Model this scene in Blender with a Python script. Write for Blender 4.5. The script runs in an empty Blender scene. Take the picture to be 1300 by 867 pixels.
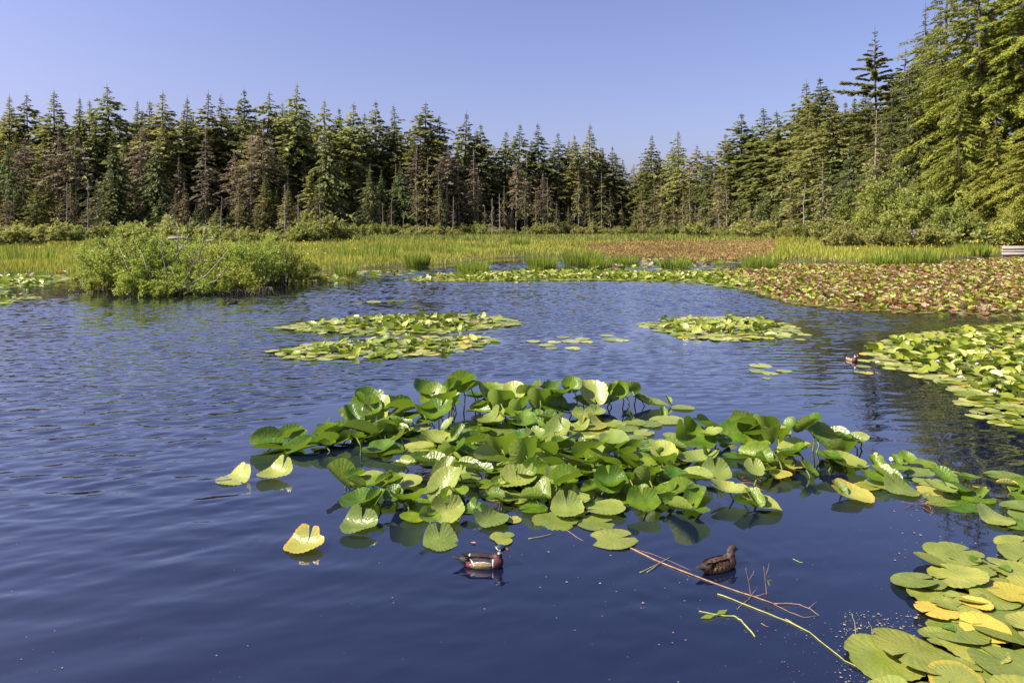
import bpy, math, random
import numpy as np
from mathutils import Matrix, Vector, Euler

SC = bpy.context.scene
COL = SC.collection
PI = math.pi
R = math.radians

# ------------------------------------------------------------------ camera, sky, sun, exposure
H_CAM, FPX, HORIZON = 2.4, 867.0, 287.0          # eye height (m), focal length and horizon row in photo pixels (1300 x 867)
cam = bpy.data.cameras.new('camera')
cam.sensor_width = 36.0
cam.lens = 36.0 * FPX / 1300.0
cam.shift_y = -(433.5 - HORIZON) / 1300.0
cam.clip_start, cam.clip_end = 0.05, 9000
cam_o = bpy.data.objects.new('camera', cam)
COL.objects.link(cam_o)
cam_o.location = (0, 0, H_CAM)
cam_o.rotation_euler = (R(90), 0, 0)
SC.camera = cam_o

SUN_AZ, SUN_EL = -107.0, 46.0                     # azimuth from +Y, positive to the right
world = bpy.data.worlds.new('World')
SC.world = world
world.use_nodes = True
wn = world.node_tree
bg = wn.nodes['Background']
sky = wn.nodes.new('ShaderNodeTexSky')
sky.sky_type = 'NISHITA'
sky.sun_disc = False
sky.sun_elevation = R(SUN_EL)
sky.sun_rotation = R(SUN_AZ)
sky.air_density = 1.0
sky.dust_density = 2.6
sky.ozone_density = 3.0
hs = wn.nodes.new('ShaderNodeMix')
hs.data_type = 'RGBA'
hs.blend_type = 'MULTIPLY'
hs.inputs['Factor'].default_value = 1.0
hs.inputs['B'].default_value = (1.11, 0.93, 1.13, 1)
wn.links.new(sky.outputs['Color'], hs.inputs['A'])
wn.links.new(hs.outputs['Result'], bg.inputs['Color'])
bg.inputs['Strength'].default_value = 0.082

sl = bpy.data.lights.new('sun', 'SUN')
sl.energy = 5.0
sl.angle = R(0.5)
sl.color = (1.0, 0.92, 0.78)
so = bpy.data.objects.new('sun', sl)
COL.objects.link(so)
sd = Vector((math.sin(R(SUN_AZ)) * math.cos(R(SUN_EL)), math.cos(R(SUN_AZ)) * math.cos(R(SUN_EL)), math.sin(R(SUN_EL))))
so.rotation_euler = sd.to_track_quat('Z', 'Y').to_euler()
so.location = (-30, 10, 60)

SC.view_settings.view_transform = 'Standard'
SC.view_settings.look = 'None'
SC.view_settings.exposure = 1.05
SC.view_settings.gamma = 1.0
SC.cycles.use_denoising = True
SC.cycles.max_bounces = 8
SC.cycles.transparent_max_bounces = 8
SC.cycles.caustics_reflective = False
SC.cycles.caustics_refractive = False

# ------------------------------------------------------------------ helpers
def at(px, py, z=0.0):
    """a photo pixel on the horizontal plane z -> world point"""
    y = (H_CAM - z) * FPX / (py - HORIZON)
    return Vector(((px - 650.0) * y / FPX, y, z))

def atd(px, d, z=0.0):
    return Vector(((px - 650.0) * d / FPX, d, z))

def tag(o, label=None, cat=None, group=None, kind=None):
    if label: o['label'] = label
    if cat: o['category'] = cat
    if group: o['group'] = group
    if kind: o['kind'] = kind
    return o

WM = {}
def link(name, data, parent=None, M=None):
    """link an object; M is its world matrix"""
    o = bpy.data.objects.new(name, data)
    COL.objects.link(o)
    M = M or Matrix.Identity(4)
    if parent is not None:
        o.parent = parent
        o.matrix_basis = WM[parent.name].inverted() @ M
    else:
        o.matrix_basis = M
    WM[o.name] = M
    return o

def empty(name, loc):
    o = link(name, None, None, Matrix.Translation(loc))
    o.empty_display_size = 0.2
    return o

def mesh(name, V, polys, mats=(), mi=None, tint=None, smooth=False, uv=None, col=None):
    """polys: list of int arrays (n,3) or (n,4); mi / tint: one value per face"""
    V = np.asarray(V, dtype=np.float32)
    me = bpy.data.meshes.new(name)
    polys = [np.asarray(p, dtype=np.int32) for p in polys if len(p)]
    nl = sum(p.size for p in polys)
    nf = sum(len(p) for p in polys)
    me.vertices.add(len(V)); me.loops.add(nl); me.polygons.add(nf)
    me.vertices.foreach_set('co', V.ravel())
    loops = np.concatenate([p.ravel() for p in polys])
    me.loops.foreach_set('vertex_index', loops)
    tot = np.concatenate([np.full(len(p), p.shape[1], dtype=np.int32) for p in polys])
    st = np.concatenate(([0], np.cumsum(tot)[:-1])).astype(np.int32)
    me.polygons.foreach_set('loop_start', st)
    for m in mats: me.materials.append(m)
    if mi is not None: me.polygons.foreach_set('material_index', np.asarray(mi, dtype=np.int32))
    if smooth: me.polygons.foreach_set('use_smooth', np.ones(nf, dtype=bool))
    if tint is not None:
        a = me.attributes.new('tint', 'FLOAT', 'FACE')
        a.data.foreach_set('value', np.asarray(tint, dtype=np.float32))
    if uv is not None:
        a = me.attributes.new('rad', 'FLOAT_VECTOR', 'POINT')
        a.data.foreach_set('vector', np.asarray(uv, dtype=np.float32).ravel())
    if col is not None:
        a = me.attributes.new('plumage', 'FLOAT_COLOR', 'POINT')
        a.data.foreach_set('color', np.asarray(col, dtype=np.float32).ravel())
    me.update(calc_edges=True)
    return me

class MB:
    """gathers pieces for ONE mesh"""
    def __init__(self): self.V, self.P3, self.P4, self.n = [], [], [], 0; self.m3, self.m4, self.t3, self.t4 = [], [], [], []
    def add(self, V, tris=None, quads=None, mi=0, tint=0.5):
        V = np.asarray(V, dtype=np.float32).reshape(-1, 3)
        for F, P, m, t in ((tris, self.P3, self.m3, self.t3), (quads, self.P4, self.m4, self.t4)):
            if F is not None and len(F):
                F = np.asarray(F, dtype=np.int32)
                P.append(F + self.n); m.append(np.full(len(F), mi))
                t.append(np.full(len(F), tint) if np.isscalar(tint) else np.asarray(tint))
        self.V.append(V); self.n += len(V)
    def tube(self, pts, r0, r1=None, sides=5, mi=0, tint=0.5, cap=True):
        pts = np.asarray(pts, dtype=float); n = len(pts)
        rr = np.linspace(r0, r1 if r1 is not None else r0, n) if np.isscalar(r0) else np.asarray(r0)
        T = np.gradient(pts, axis=0); T /= np.linalg.norm(T, axis=1)[:, None] + 1e-9
        up = np.where(np.abs(T[:, 2:3]) > .9, np.array([[1., 0, 0]]), np.array([[0, 0, 1.]]))
        A = np.cross(T, up); A /= np.linalg.norm(A, axis=1)[:, None] + 1e-9
        B = np.cross(T, A)
        a = np.arange(sides) / sides * 2 * PI
        V = pts[:, None] + rr[:, None, None] * (np.cos(a)[None, :, None] * A[:, None] + np.sin(a)[None, :, None] * B[:, None])
        i = np.arange(n - 1)[:, None] * sides; j = np.arange(sides)[None]; k = (j + 1) % sides
        Q = np.stack([i + j, i + k, i + sides + k, i + sides + j], -1).reshape(-1, 4)
        V = V.reshape(-1, 3); T3 = None
        if cap:
            V = np.vstack([V, pts[-1], pts[0]])
            j = np.arange(sides); k = (j + 1) % sides; b = (n - 1) * sides
            T3 = np.vstack([np.stack([b + j, b + k, np.full(sides, n * sides)], -1), np.stack([k, j, np.full(sides, n * sides + 1)], -1)])
        self.add(V, T3, Q, mi, tint)
    def kites(self, P, D, S, L, W, mi=0, tint=0.5, mid=0.42, sag=0.0):
        """leaf-like faces: base P, direction D, side S, length L, width W"""
        P, D, S = (np.asarray(a, dtype=float) for a in (P, D, S))
        L = np.broadcast_to(L, (len(P),))[:, None]; W = np.broadcast_to(W, (len(P),))[:, None]
        N = np.cross(S, D)
        M = P + D * L * mid
        V = np.stack([P, M + S * W / 2 - N * W * sag, P + D * L, M - S * W / 2 - N * W * sag], 1).reshape(-1, 3)
        i = np.arange(len(P))[:, None] * 4
        self.add(V, None, i + np.array([[0, 1, 2, 3]]), mi, tint)
    def box(self, c, s, rz=0, mi=0, jit=0):
        x, y, z = np.array(s) / 2
        V = np.array([[-x, -y, -z], [x, -y, -z], [x, y, -z], [-x, y, -z], [-x, -y, z], [x, -y, z], [x, y, z], [-x, y, z]])
        V = V @ np.array([[math.cos(rz), math.sin(rz), 0], [-math.sin(rz), math.cos(rz), 0], [0, 0, 1]]) + np.array(c)
        self.add(V, None, [[0, 3, 2, 1], [4, 5, 6, 7], [0, 1, 5, 4], [1, 2, 6, 5], [2, 3, 7, 6], [3, 0, 4, 7]], mi)
    def mesh(self, name, mats, smooth=False, tint=True):
        polys = [np.concatenate(p) for p in (self.P3, self.P4) if p]
        mi = np.concatenate([*self.m3, *self.m4]); t = np.concatenate([*self.t3, *self.t4])
        return mesh(name, np.concatenate(self.V), polys, mats, mi, t if tint else None, smooth)

def unit(a): return a / (np.linalg.norm(a, axis=-1, keepdims=True) + 1e-9)

def inside(P, poly):
    """points (n,2) inside polygon"""
    x, y = P[:, 0], P[:, 1]; c = np.zeros(len(P), bool); n = len(poly)
    for i in range(n):
        x1, y1 = poly[i]; x2, y2 = poly[(i + 1) % n]
        with np.errstate(divide='ignore', invalid='ignore'):
            t = ((y1 > y) != (y2 > y)) & (x < (x2 - x1) * (y - y1) / (y2 - y1 + 1e-12) + x1)
        c ^= t
    return c

def edge_dist(P, poly):
    d = np.full(len(P), 1e9); n = len(poly)
    for i in range(n):
        a = np.array(poly[i]); b = np.array(poly[(i + 1) % n]); ab = b - a
        t = np.clip(((P - a) @ ab) / (ab @ ab + 1e-9), 0, 1)
        d = np.minimum(d, np.linalg.norm(P - a - t[:, None] * ab, axis=1))
    return d

def wpoly(px): return [tuple(at(x, y)[:2]) for x, y in px]

# ------------------------------------------------------------------ materials
def new_mat(name):
    m = bpy.data.materials.new(name); m.use_nodes = True
    nt = m.node_tree; nt.nodes.clear()
    out = nt.nodes.new('ShaderNodeOutputMaterial')
    return m, nt, out

def N(nt, kind, **kw):
    n = nt.nodes.new('ShaderNode' + kind)
    for k, v in kw.items():
        if k in ('operation', 'data_type', 'blend_type', 'attribute_name', 'noise_dimensions', 'feature', 'interpolation_type', 'distance', 'wave_type', 'bands_direction', 'vector_type'):
            setattr(n, k, v)
        else:
            n.inputs[k.replace('_', ' ') if k.replace('_', ' ') in n.inputs else k].default_value = v
    return n

def ramp(nt, fac, stops):
    r = nt.nodes.new('ShaderNodeValToRGB')
    e = r.color_ramp.elements
    while len(e) < len(stops): e.new(0.5)
    for el, (p, c) in zip(e, stops):
        el.position = p; el.color = (*c, 1) if len(c) == 3 else c
    nt.links.new(fac, r.inputs['Fac'])
    return r.outputs['Color']

def mixc(nt, fac, a, b, mode='MIX'):
    m = nt.nodes.new('ShaderNodeMix'); m.data_type = 'RGBA'; m.blend_type = mode
    for s, v in (('Factor', fac), ('A', a), ('B', b)):
        if isinstance(v, (int, float)): m.inputs[s].default_value = v
        elif isinstance(v, tuple): m.inputs[s].default_value = (*v, 1) if len(v) == 3 else v
        else: nt.links.new(v, m.inputs[s])
    return m.outputs['Result']

def math_n(nt, op, a, b=None, c=None, clamp=False):
    m = nt.nodes.new('ShaderNodeMath'); m.operation = op; m.use_clamp = clamp
    for i, v in enumerate((a, b, c)):
        if v is None: continue
        if isinstance(v, (int, float)): m.inputs[i].default_value = v
        else: nt.links.new(v, m.inputs[i])
    return m.outputs[0]

def foliage(name, dark, light, alt=None, trans=0.3, rough=0.6, objvar=0.35, spec=0.25, huevar=0.05):
    """needles / leaves: face tint picks between dark and light growth, each plant its own hue"""
    m, nt, out = new_mat(name); L = nt.links.new
    at_ = N(nt, 'Attribute', attribute_name='tint')
    c = ramp(nt, at_.outputs['Fac'], [(0.0, dark), (1.0, light)])
    oi = nt.nodes.new('ShaderNodeObjectInfo')
    if alt:
        f = math_n(nt, 'MULTIPLY', oi.outputs['Random'], 0.8)
        c = mixc(nt, f, c, mixc(nt, 0.75, c, alt))
    v = math_n(nt, 'MULTIPLY_ADD', oi.outputs['Random'], objvar, 1 - objvar / 2)
    hsv = nt.nodes.new('ShaderNodeHueSaturation')
    L(v, hsv.inputs['Value']); L(c, hsv.inputs['Color'])
    wr = N(nt, 'TexWhiteNoise'); wr.noise_dimensions = '1D'; L(oi.outputs['Random'], wr.inputs['W'])
    L(math_n(nt, 'MULTIPLY_ADD', wr.outputs['Value'], huevar, .5 - huevar * .4), hsv.inputs['Hue'])
    c = hsv.outputs['Color']
    p = N(nt, 'BsdfPrincipled'); L(c, p.inputs['Base Color'])
    p.inputs['Roughness'].default_value = rough
    p.inputs['Specular IOR Level'].default_value = spec
    t = nt.nodes.new('ShaderNodeBsdfTranslucent')
    L(mixc(nt, 0.35, c, (0.5, 0.55, 0.08), 'MIX') if trans > 0.35 else c, t.inputs['Color'])
    mx = nt.nodes.new('ShaderNodeMixShader'); mx.inputs[0].default_value = trans
    L(p.outputs[0], mx.inputs[1]); L(t.outputs[0], mx.inputs[2]); L(mx.outputs[0], out.inputs['Surface'])
    return m

def simple(name, c1, c2, scale=4.0, rough=0.8, bump=0.0, stretch=(1, 1, 1), spec=0.3, detail=4):
    m, nt, out = new_mat(name); L = nt.links.new
    tc = nt.nodes.new('ShaderNodeTexCoord'); mp = nt.nodes.new('ShaderNodeMapping')
    mp.inputs['Scale'].default_value = stretch; L(tc.outputs['Object'], mp.inputs['Vector'])
    n = N(nt, 'TexNoise'); n.inputs['Scale'].default_value = scale; n.inputs['Detail'].default_value = detail
    L(mp.outputs[0], n.inputs['Vector'])
    c = ramp(nt, n.outputs['Fac'], [(0.3, c1), (0.7, c2)])
    p = N(nt, 'BsdfPrincipled'); L(c, p.inputs['Base Color'])
    p.inputs['Roughness'].default_value = rough; p.inputs['Specular IOR Level'].default_value = spec
    if bump:
        b = nt.nodes.new('ShaderNodeBump'); b.inputs['Strength'].default_value = bump
        L(n.outputs['Fac'], b.inputs['Height']); L(b.outputs[0], p.inputs['Normal'])
    L(p.outputs[0], out.inputs['Surface'])
    return m

def leaf_mat(name, base, base2, edge, under, spots=0.0, rough=0.3, trans=0.25, edge_at=0.9, rust=(0.35, 0.16, 0.04), spec=0.5, vein=0.35):
    """lily leaf: radiating veins, paler centre, ageing rim, matt pale underside; attribute rad = (radius, angle, id)"""
    m, nt, out = new_mat(name); L = nt.links.new
    a = N(nt, 'Attribute', attribute_name='rad')
    sp = nt.nodes.new('ShaderNodeSeparateXYZ'); L(a.outputs['Vector'], sp.inputs[0])
    rad, ang = sp.outputs[0], sp.outputs[1]
    oi = nt.nodes.new('ShaderNodeObjectInfo')
    tc = nt.nodes.new('ShaderNodeTexCoord')
    ofs = nt.nodes.new('ShaderNodeVectorMath'); ofs.operation = 'ADD'
    cmb = nt.nodes.new('ShaderNodeCombineXYZ')
    L(math_n(nt, 'MULTIPLY', oi.outputs['Random'], 40.0), cmb.inputs[0])
    L(tc.outputs['Object'], ofs.inputs[0]); L(cmb.outputs[0], ofs.inputs[1])
    n1 = N(nt, 'TexNoise'); n1.inputs['Scale'].default_value = 1.6; n1.inputs['Detail'].default_value = 5
    L(ofs.outputs[0], n1.inputs['Vector'])
    n2 = N(nt, 'TexNoise'); n2.inputs['Scale'].default_value = 9; n2.inputs['Detail'].default_value = 6
    L(ofs.outputs[0], n2.inputs['Vector'])
    c = ramp(nt, n1.outputs['Fac'], [(0.32, base), (0.68, base2)])
    # veins: thin pale rays
    w = math_n(nt, 'ABSOLUTE', math_n(nt, 'SINE', math_n(nt, 'ADD', math_n(nt, 'MULTIPLY', ang, 11.0), math_n(nt, 'MULTIPLY', n1.outputs['Fac'], 5.0))))
    vmask = math_n(nt, 'LESS_THAN', w, 0.16)
    vm = math_n(nt, 'MULTIPLY', vmask, math_n(nt, 'MULTIPLY', math_n(nt, 'SUBTRACT', 1.05, rad), vein))
    c = mixc(nt, vm, c, under)
    # rim
    rm = math_n(nt, 'MULTIPLY_ADD', n2.outputs['Fac'], 0.22, math_n(nt, 'SUBTRACT', rad, 0.11))
    rim = nt.nodes.new('ShaderNodeMapRange'); L(rm, rim.inputs['Value'])
    rim.inputs['From Min'].default_value = edge_at; rim.inputs['From Max'].default_value = edge_at + 0.12
    c = mixc(nt, rim.outputs[0], c, edge)
    if spots:
        n3 = N(nt, 'TexNoise'); n3.inputs['Scale'].default_value = 5; n3.inputs['Detail'].default_value = 8; n3.inputs['Roughness'].default_value = 0.7
        L(ofs.outputs[0], n3.inputs['Vector'])
        s = nt.nodes.new('ShaderNodeMapRange'); L(n3.outputs['Fac'], s.inputs['Value'])
        s.inputs['From Min'].default_value = 0.66 - spots * 0.1; s.inputs['From Max'].default_value = 0.72 - spots * 0.1
        c = mixc(nt, s.outputs[0], c, rust)
    hsv = nt.nodes.new('ShaderNodeHueSaturation'); L(c, hsv.inputs['Color'])
    L(math_n(nt, 'MULTIPLY_ADD', oi.outputs['Random'], 0.55, 0.72), hsv.inputs['Value'])
    L(math_n(nt, 'MULTIPLY_ADD', oi.outputs['Random'], -0.04, 0.52), hsv.inputs['Hue'])
    c = hsv.outputs['Color']
    g = nt.nodes.new('ShaderNodeNewGeometry')
    cc = mixc(nt, g.outputs['Backfacing'], c, mixc(nt, vm, under, base))
    p = N(nt, 'BsdfPrincipled'); L(cc, p.inputs['Base Color'])
    L(math_n(nt, 'MULTIPLY_ADD', n2.outputs['Fac'], 0.25, math_n(nt, 'MULTIPLY_ADD', g.outputs['Backfacing'], 0.3, rough - 0.12)), p.inputs['Roughness'])
    p.inputs['Specular IOR Level'].default_value = spec
    b = nt.nodes.new('ShaderNodeBump'); b.inputs['Strength'].default_value = 0.6; b.inputs['Distance'].default_value = 0.012
    L(math_n(nt, 'MULTIPLY_ADD', math_n(nt, 'MULTIPLY', w, rad), 0.3, math_n(nt, 'MULTIPLY', n2.outputs['Fac'], 0.6)), b.inputs['Height'])
    L(b.outputs[0], p.inputs['Normal'])
    t = nt.nodes.new('ShaderNodeBsdfTranslucent'); L(mixc(nt, 0.5, c, (0.32, 0.5, 0.02)), t.inputs['Color'])
    mx = nt.nodes.new('ShaderNodeMixShader'); mx.inputs[0].default_value = trans
    L(p.outputs[0], mx.inputs[1]); L(t.outputs[0], mx.inputs[2]); L(mx.outputs[0], out.inputs['Surface'])
    return m

M = {}
M['bark'] = simple('conifer_bark', (0.055, 0.042, 0.034), (0.14, 0.11, 0.09), 3, 0.95, 0.4, (3, 3, .4))
M['grey_wood'] = simple('dead_grey_wood', (0.17, 0.145, 0.125), (0.34, 0.30, 0.26), 3, 0.95, 0.3, (3, 3, .4))
M['fir'] = foliage('fir_needles', (0.10, 0.12, 0.045), (0.25, 0.265, 0.09), (0.27, 0.24, 0.085), 0.40, objvar=.8)
M['cedar'] = foliage('cedar_sprays', (0.07, 0.10, 0.03), (0.20, 0.235, 0.07), (0.2, 0.2, 0.06), 0.3)
M['olive'] = foliage('sparse_olive_needles', (0.10, 0.105, 0.035), (0.28, 0.27, 0.085), (0.27, 0.21, 0.1), 0.3)
M['brown'] = foliage('browned_needles', (0.13, 0.095, 0.07), (0.33, 0.245, 0.185), (0.30, 0.25, 0.13), 0.3)
M['hemlock'] = foliage('hemlock_needles', (0.085, 0.11, 0.02), (0.37, 0.39, 0.06), (0.32, 0.33, 0.05), 0.34, huevar=0.03)
M['alder'] = foliage('alder_leaves', (0.14, 0.18, 0.03), (0.38, 0.42, 0.09), (0.38, 0.38, 0.09), 0.4, huevar=.02)
M['willow'] = foliage('willow_leaves', (0.16, 0.22, 0.02), (0.42, 0.48, 0.07), (0.40, 0.42, 0.07), 0.45, 0.45, 0.2, 0.45)
M['brush'] = foliage('shore_brush_leaves', (0.13, 0.15, 0.03), (0.32, 0.33, 0.09), (0.3, 0.28, 0.1), 0.4)
M['grass'] = foliage('meadow_grass_blades', (0.20, 0.23, 0.025), (0.46, 0.46, 0.08), None, 0.4, 0.55, 0.1, huevar=0.0)
M['reed'] = foliage('reed_blades', (0.12, 0.16, 0.03), (0.29, 0.33, 0.07), None, 0.35, 0.6, 0.1, huevar=0.0)
M['sedge'] = foliage('sedge_blades', (0.10, 0.155, 0.02), (0.27, 0.34, 0.05), None, 0.4, 0.5, 0.15, huevar=0.0)
M['bog'] = foliage('reddened_bog_plants', (0.23, 0.135, 0.045), (0.44, 0.32, 0.12), None, 0.3, 0.6, 0.1, huevar=0.0)
M['yellow'] = simple('yellow_petals', (0.65, 0.42, 0.01), (0.75, 0.55, 0.03), 8, 0.6)
M['white'] = simple('white_petals', (0.75, 0.74, 0.70), (0.82, 0.82, 0.78), 8, 0.5)
M['pink'] = simple('pink_petals', (0.65, 0.10, 0.14), (0.75, 0.3, 0.33), 8, 0.5)
M['violet'] = simple('violet_petals', (0.28, 0.22, 0.5), (0.4, 0.33, 0.62), 8, 0.6)
M['stalk'] = simple('leaf_stalk', (0.10, 0.14, 0.02), (0.22, 0.24, 0.05), 9, 0.5)
M['twig'] = simple('reddish_twig', (0.17, 0.10, 0.06), (0.36, 0.24, 0.14), 30, 0.7)
M['straw'] = simple('green_straw', (0.22, 0.25, 0.05), (0.42, 0.40, 0.12), 20, 0.6)
M['seed'] = simple('brown_seed_head', (0.10, 0.04, 0.02), (0.26, 0.13, 0.06), 40, 0.9, 0.5)
M['plank'] = simple('weathered_plank', (0.25, 0.21, 0.18), (0.46, 0.41, 0.37), 5, 0.9, 0.3, (.5, 4, 8))
M['flake'] = simple('pale_flotsam', (0.12, 0.10, 0.06), (0.32, 0.28, 0.2), 90, 0.9)
M['leaf'] = leaf_mat('pond_lily_leaf', (0.055, 0.125, 0.008), (0.135, 0.215, 0.018), (0.22, 0.26, 0.03), (0.22, 0.30, 0.05), 0.6, 0.29, 0.28, 0.97, spec=.5, vein=.5)
M['leaf_pale'] = leaf_mat('pale_pond_lily_leaf', (0.16, 0.22, 0.04), (0.25, 0.30, 0.07), (0.34, 0.31, 0.05), (0.29, 0.34, 0.09), 0.7, 0.29, 0.22, 0.95, spec=.5, vein=.5)
M['leaf_yellow'] = leaf_mat('yellowing_pond_lily_leaf', (0.25, 0.28, 0.06), (0.32, 0.32, 0.06), (0.44, 0.31, 0.05), (0.3, 0.3, 0.08), 0.35, 0.32, 0.2, 0.78)
M['pad'] = leaf_mat('floating_lily_pad', (0.15, 0.19, 0.028), (0.235, 0.25, 0.045), (0.17, 0.14, 0.04), (0.2, 0.23, 0.06), 0.3, 0.30, 0.08, 0.96, (0.12, 0.08, 0.03), 0.6, 0.10)
M['pad_yellow'] = leaf_mat('yellow_lily_pad', (0.40, 0.34, 0.05), (0.52, 0.37, 0.05), (0.38, 0.2, 0.04), (0.4, 0.3, 0.07), 0.6, 0.36, 0.08, 0.93, (0.3, 0.11, 0.02))
M['far_pad'] = leaf_mat('far_lily_pad_with_glare', (0.25, 0.28, 0.07), (0.33, 0.35, 0.10), (0.34, 0.31, 0.10), (0.2, 0.26, 0.05), 0, 0.3, 0.08, 0.95, vein=0.0)  # glare on the flat pads is put into these pale base colours
M['far_leaf'] = leaf_mat('raised_far_lily_leaf', (0.15, 0.21, 0.02), (0.25, 0.29, 0.03), (0.26, 0.27, 0.04), (0.16, 0.20, 0.03), 0, 0.28, 0.25, 0.95, vein=0.0)
M['red_leaf'] = leaf_mat('reddened_lily_leaf', (0.12, 0.045, 0.022), (0.17, 0.09, 0.03), (0.3, 0.14, 0.05), (0.22, 0.06, 0.035), 0, 0.28, 0.15, 0.95, vein=0.0)
M['pink_leaf'] = leaf_mat('pale_pink_lily_leaf', (0.23, 0.16, 0.10), (0.31, 0.24, 0.15), (0.34, 0.25, 0.16), (0.26, 0.09, 0.05), 0, 0.25, 0.1, 0.95, vein=0.0)

def water_mat():
    m, nt, out = new_mat('pond_water'); L = nt.links.new
    tc = nt.nodes.new('ShaderNodeTexCoord')
    mp = nt.nodes.new('ShaderNodeMapping'); mp.inputs['Scale'].default_value = (5, 14, 1); mp.inputs['Rotation'].default_value = (0, 0, R(-8)); L(tc.outputs['Object'], mp.inputs['Vector'])
    n = N(nt, 'TexNoise'); n.inputs['Scale'].default_value = 1.0; n.inputs['Detail'].default_value = 1.5; L(mp.outputs[0], n.inputs['Vector'])
    a = N(nt, 'Attribute', attribute_name='rough_water')
    bp = nt.nodes.new('ShaderNodeBump'); bp.inputs['Strength'].default_value = 1.0; bp.inputs['Distance'].default_value = 0.003
    L(math_n(nt, 'MULTIPLY', n.outputs['Fac'], a.outputs['Fac']), bp.inputs['Height'])
    p = N(nt, 'BsdfPrincipled')
    p.inputs['Base Color'].default_value = (0.004, 0.007, 0.022, 1)
    p.inputs['Roughness'].default_value = 0.02
    p.inputs['IOR'].default_value = 1.45
    p.inputs['Coat Weight'].default_value = 1.0; p.inputs['Coat IOR'].default_value = 1.48; p.inputs['Coat Roughness'].default_value = 0.02
    L(bp.outputs[0], p.inputs['Coat Normal']); L(bp.outputs[0], p.inputs['Normal']); L(p.outputs[0], out.inputs['Surface'])
    return m
M['water'] = water_mat()

WAVE_SLOPE = 0.10
BED_A = [(352, 418), (380, 410), (430, 405), (520, 401), (600, 400), (640, 404), (664, 411), (630, 418), (560, 423), (480, 425), (400, 422)]
BED_B = [(342, 450), (362, 442), (400, 437), (480, 431), (560, 428), (615, 429), (636, 434), (600, 443), (560, 450), (480, 456), (400, 456), (360, 455)]
BED_C = [(816, 412), (850, 406), (900, 402), (960, 405), (1006, 414), (1015, 421), (980, 430), (920, 434), (860, 427), (822, 420)]
BED_D = [(1100, 441), (1150, 427), (1200, 419), (1300, 410), (1420, 406), (1420, 545), (1300, 545), (1262, 538), (1232, 518), (1204, 490), (1160, 476), (1112, 460)]
BED_E = [(880, 352), (945, 366), (985, 379), (1010, 387), (1060, 392), (1130, 397), (1220, 400), (1300, 402), (1430, 404), (1430, 326), (1330, 328), (1270, 328), (1200, 333), (1130, 337), (1000, 336), (900, 345)]
BED_F = [(515, 356), (560, 350), (600, 347), (700, 345), (800, 346), (900, 347), (950, 353), (985, 374), (935, 366), (870, 357), (780, 356), (700, 356), (600, 357), (540, 357)]
PATCH = [(320, 560), (420, 520), (560, 485), (720, 490), (840, 505), (880, 535), (1060, 535), (1100, 580), (1260, 610), (1400, 640), (1400, 690), (1240, 680), (1060, 650), (960, 660), (790, 700), (600, 700), (430, 690), (420, 620)]
CORNER = [(1200, 690), (1400, 690), (1400, 900), (1080, 900), (1070, 830), (1140, 740)]
SMALL = [[(670, 432), (720, 426), (795, 428), (795, 440), (720, 446)], [(940, 462), (1005, 466), (975, 484)], [(450, 386), (520, 382), (580, 387), (540, 394)], [(1082, 456), (1110, 456), (1110, 476), (1085, 476)], [(275, 595), (400, 575), (400, 620), (280, 620)], [(360, 675), (425, 675), (425, 705), (360, 705)], [(-60, 369), (92, 357), (92, 350), (-60, 350)], [(-30, 387), (46, 380), (46, 374), (-30, 376)]]
BEDS = [BED_A, BED_B, BED_C, BED_D, BED_E, BED_F, PATCH, CORNER] + SMALL

# ------------------------------------------------------------------ ground, pond
pond = [(-75, -8), (-75, 33)] + wpoly([(-100, 349), (0, 349), (90, 350), (100, 365), (150, 370), (230, 371), (300, 369), (350, 365), (382, 357), (392, 346),
        (480, 341), (560, 337), (640, 328), (720, 326), (800, 328), (900, 330), (1000, 332), (1130, 335), (1200, 330), (1270, 325), (1330, 325)]) + [(62, 52), (70, 30), (70, -8)]
PONDP = np.array(pond)

def ground_h(X, Y):
    P = np.stack([X, Y], 1)
    d = edge_dist(P, pond)
    ins = inside(P, pond)
    h = np.where(ins, -np.minimum(0.9, 0.03 + d * 0.25), np.minimum(0.22, 0.02 + d * 0.12))
    h += np.where(ins, 0, 0.05 * np.sin(X * .7 + np.sin(Y * .5)) * np.minimum(d, 1))
    rise = np.clip((X - 35) / 60, 0, 1) * np.clip((Y - 55) / 60, 0, 1) * 3.0
    return h + np.where(ins, 0, rise)

def axis(core, n, far):
    a = np.linspace(-1, 1, n)
    return core * a + np.sign(a) * (far - core) * np.abs(a) ** 9

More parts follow.
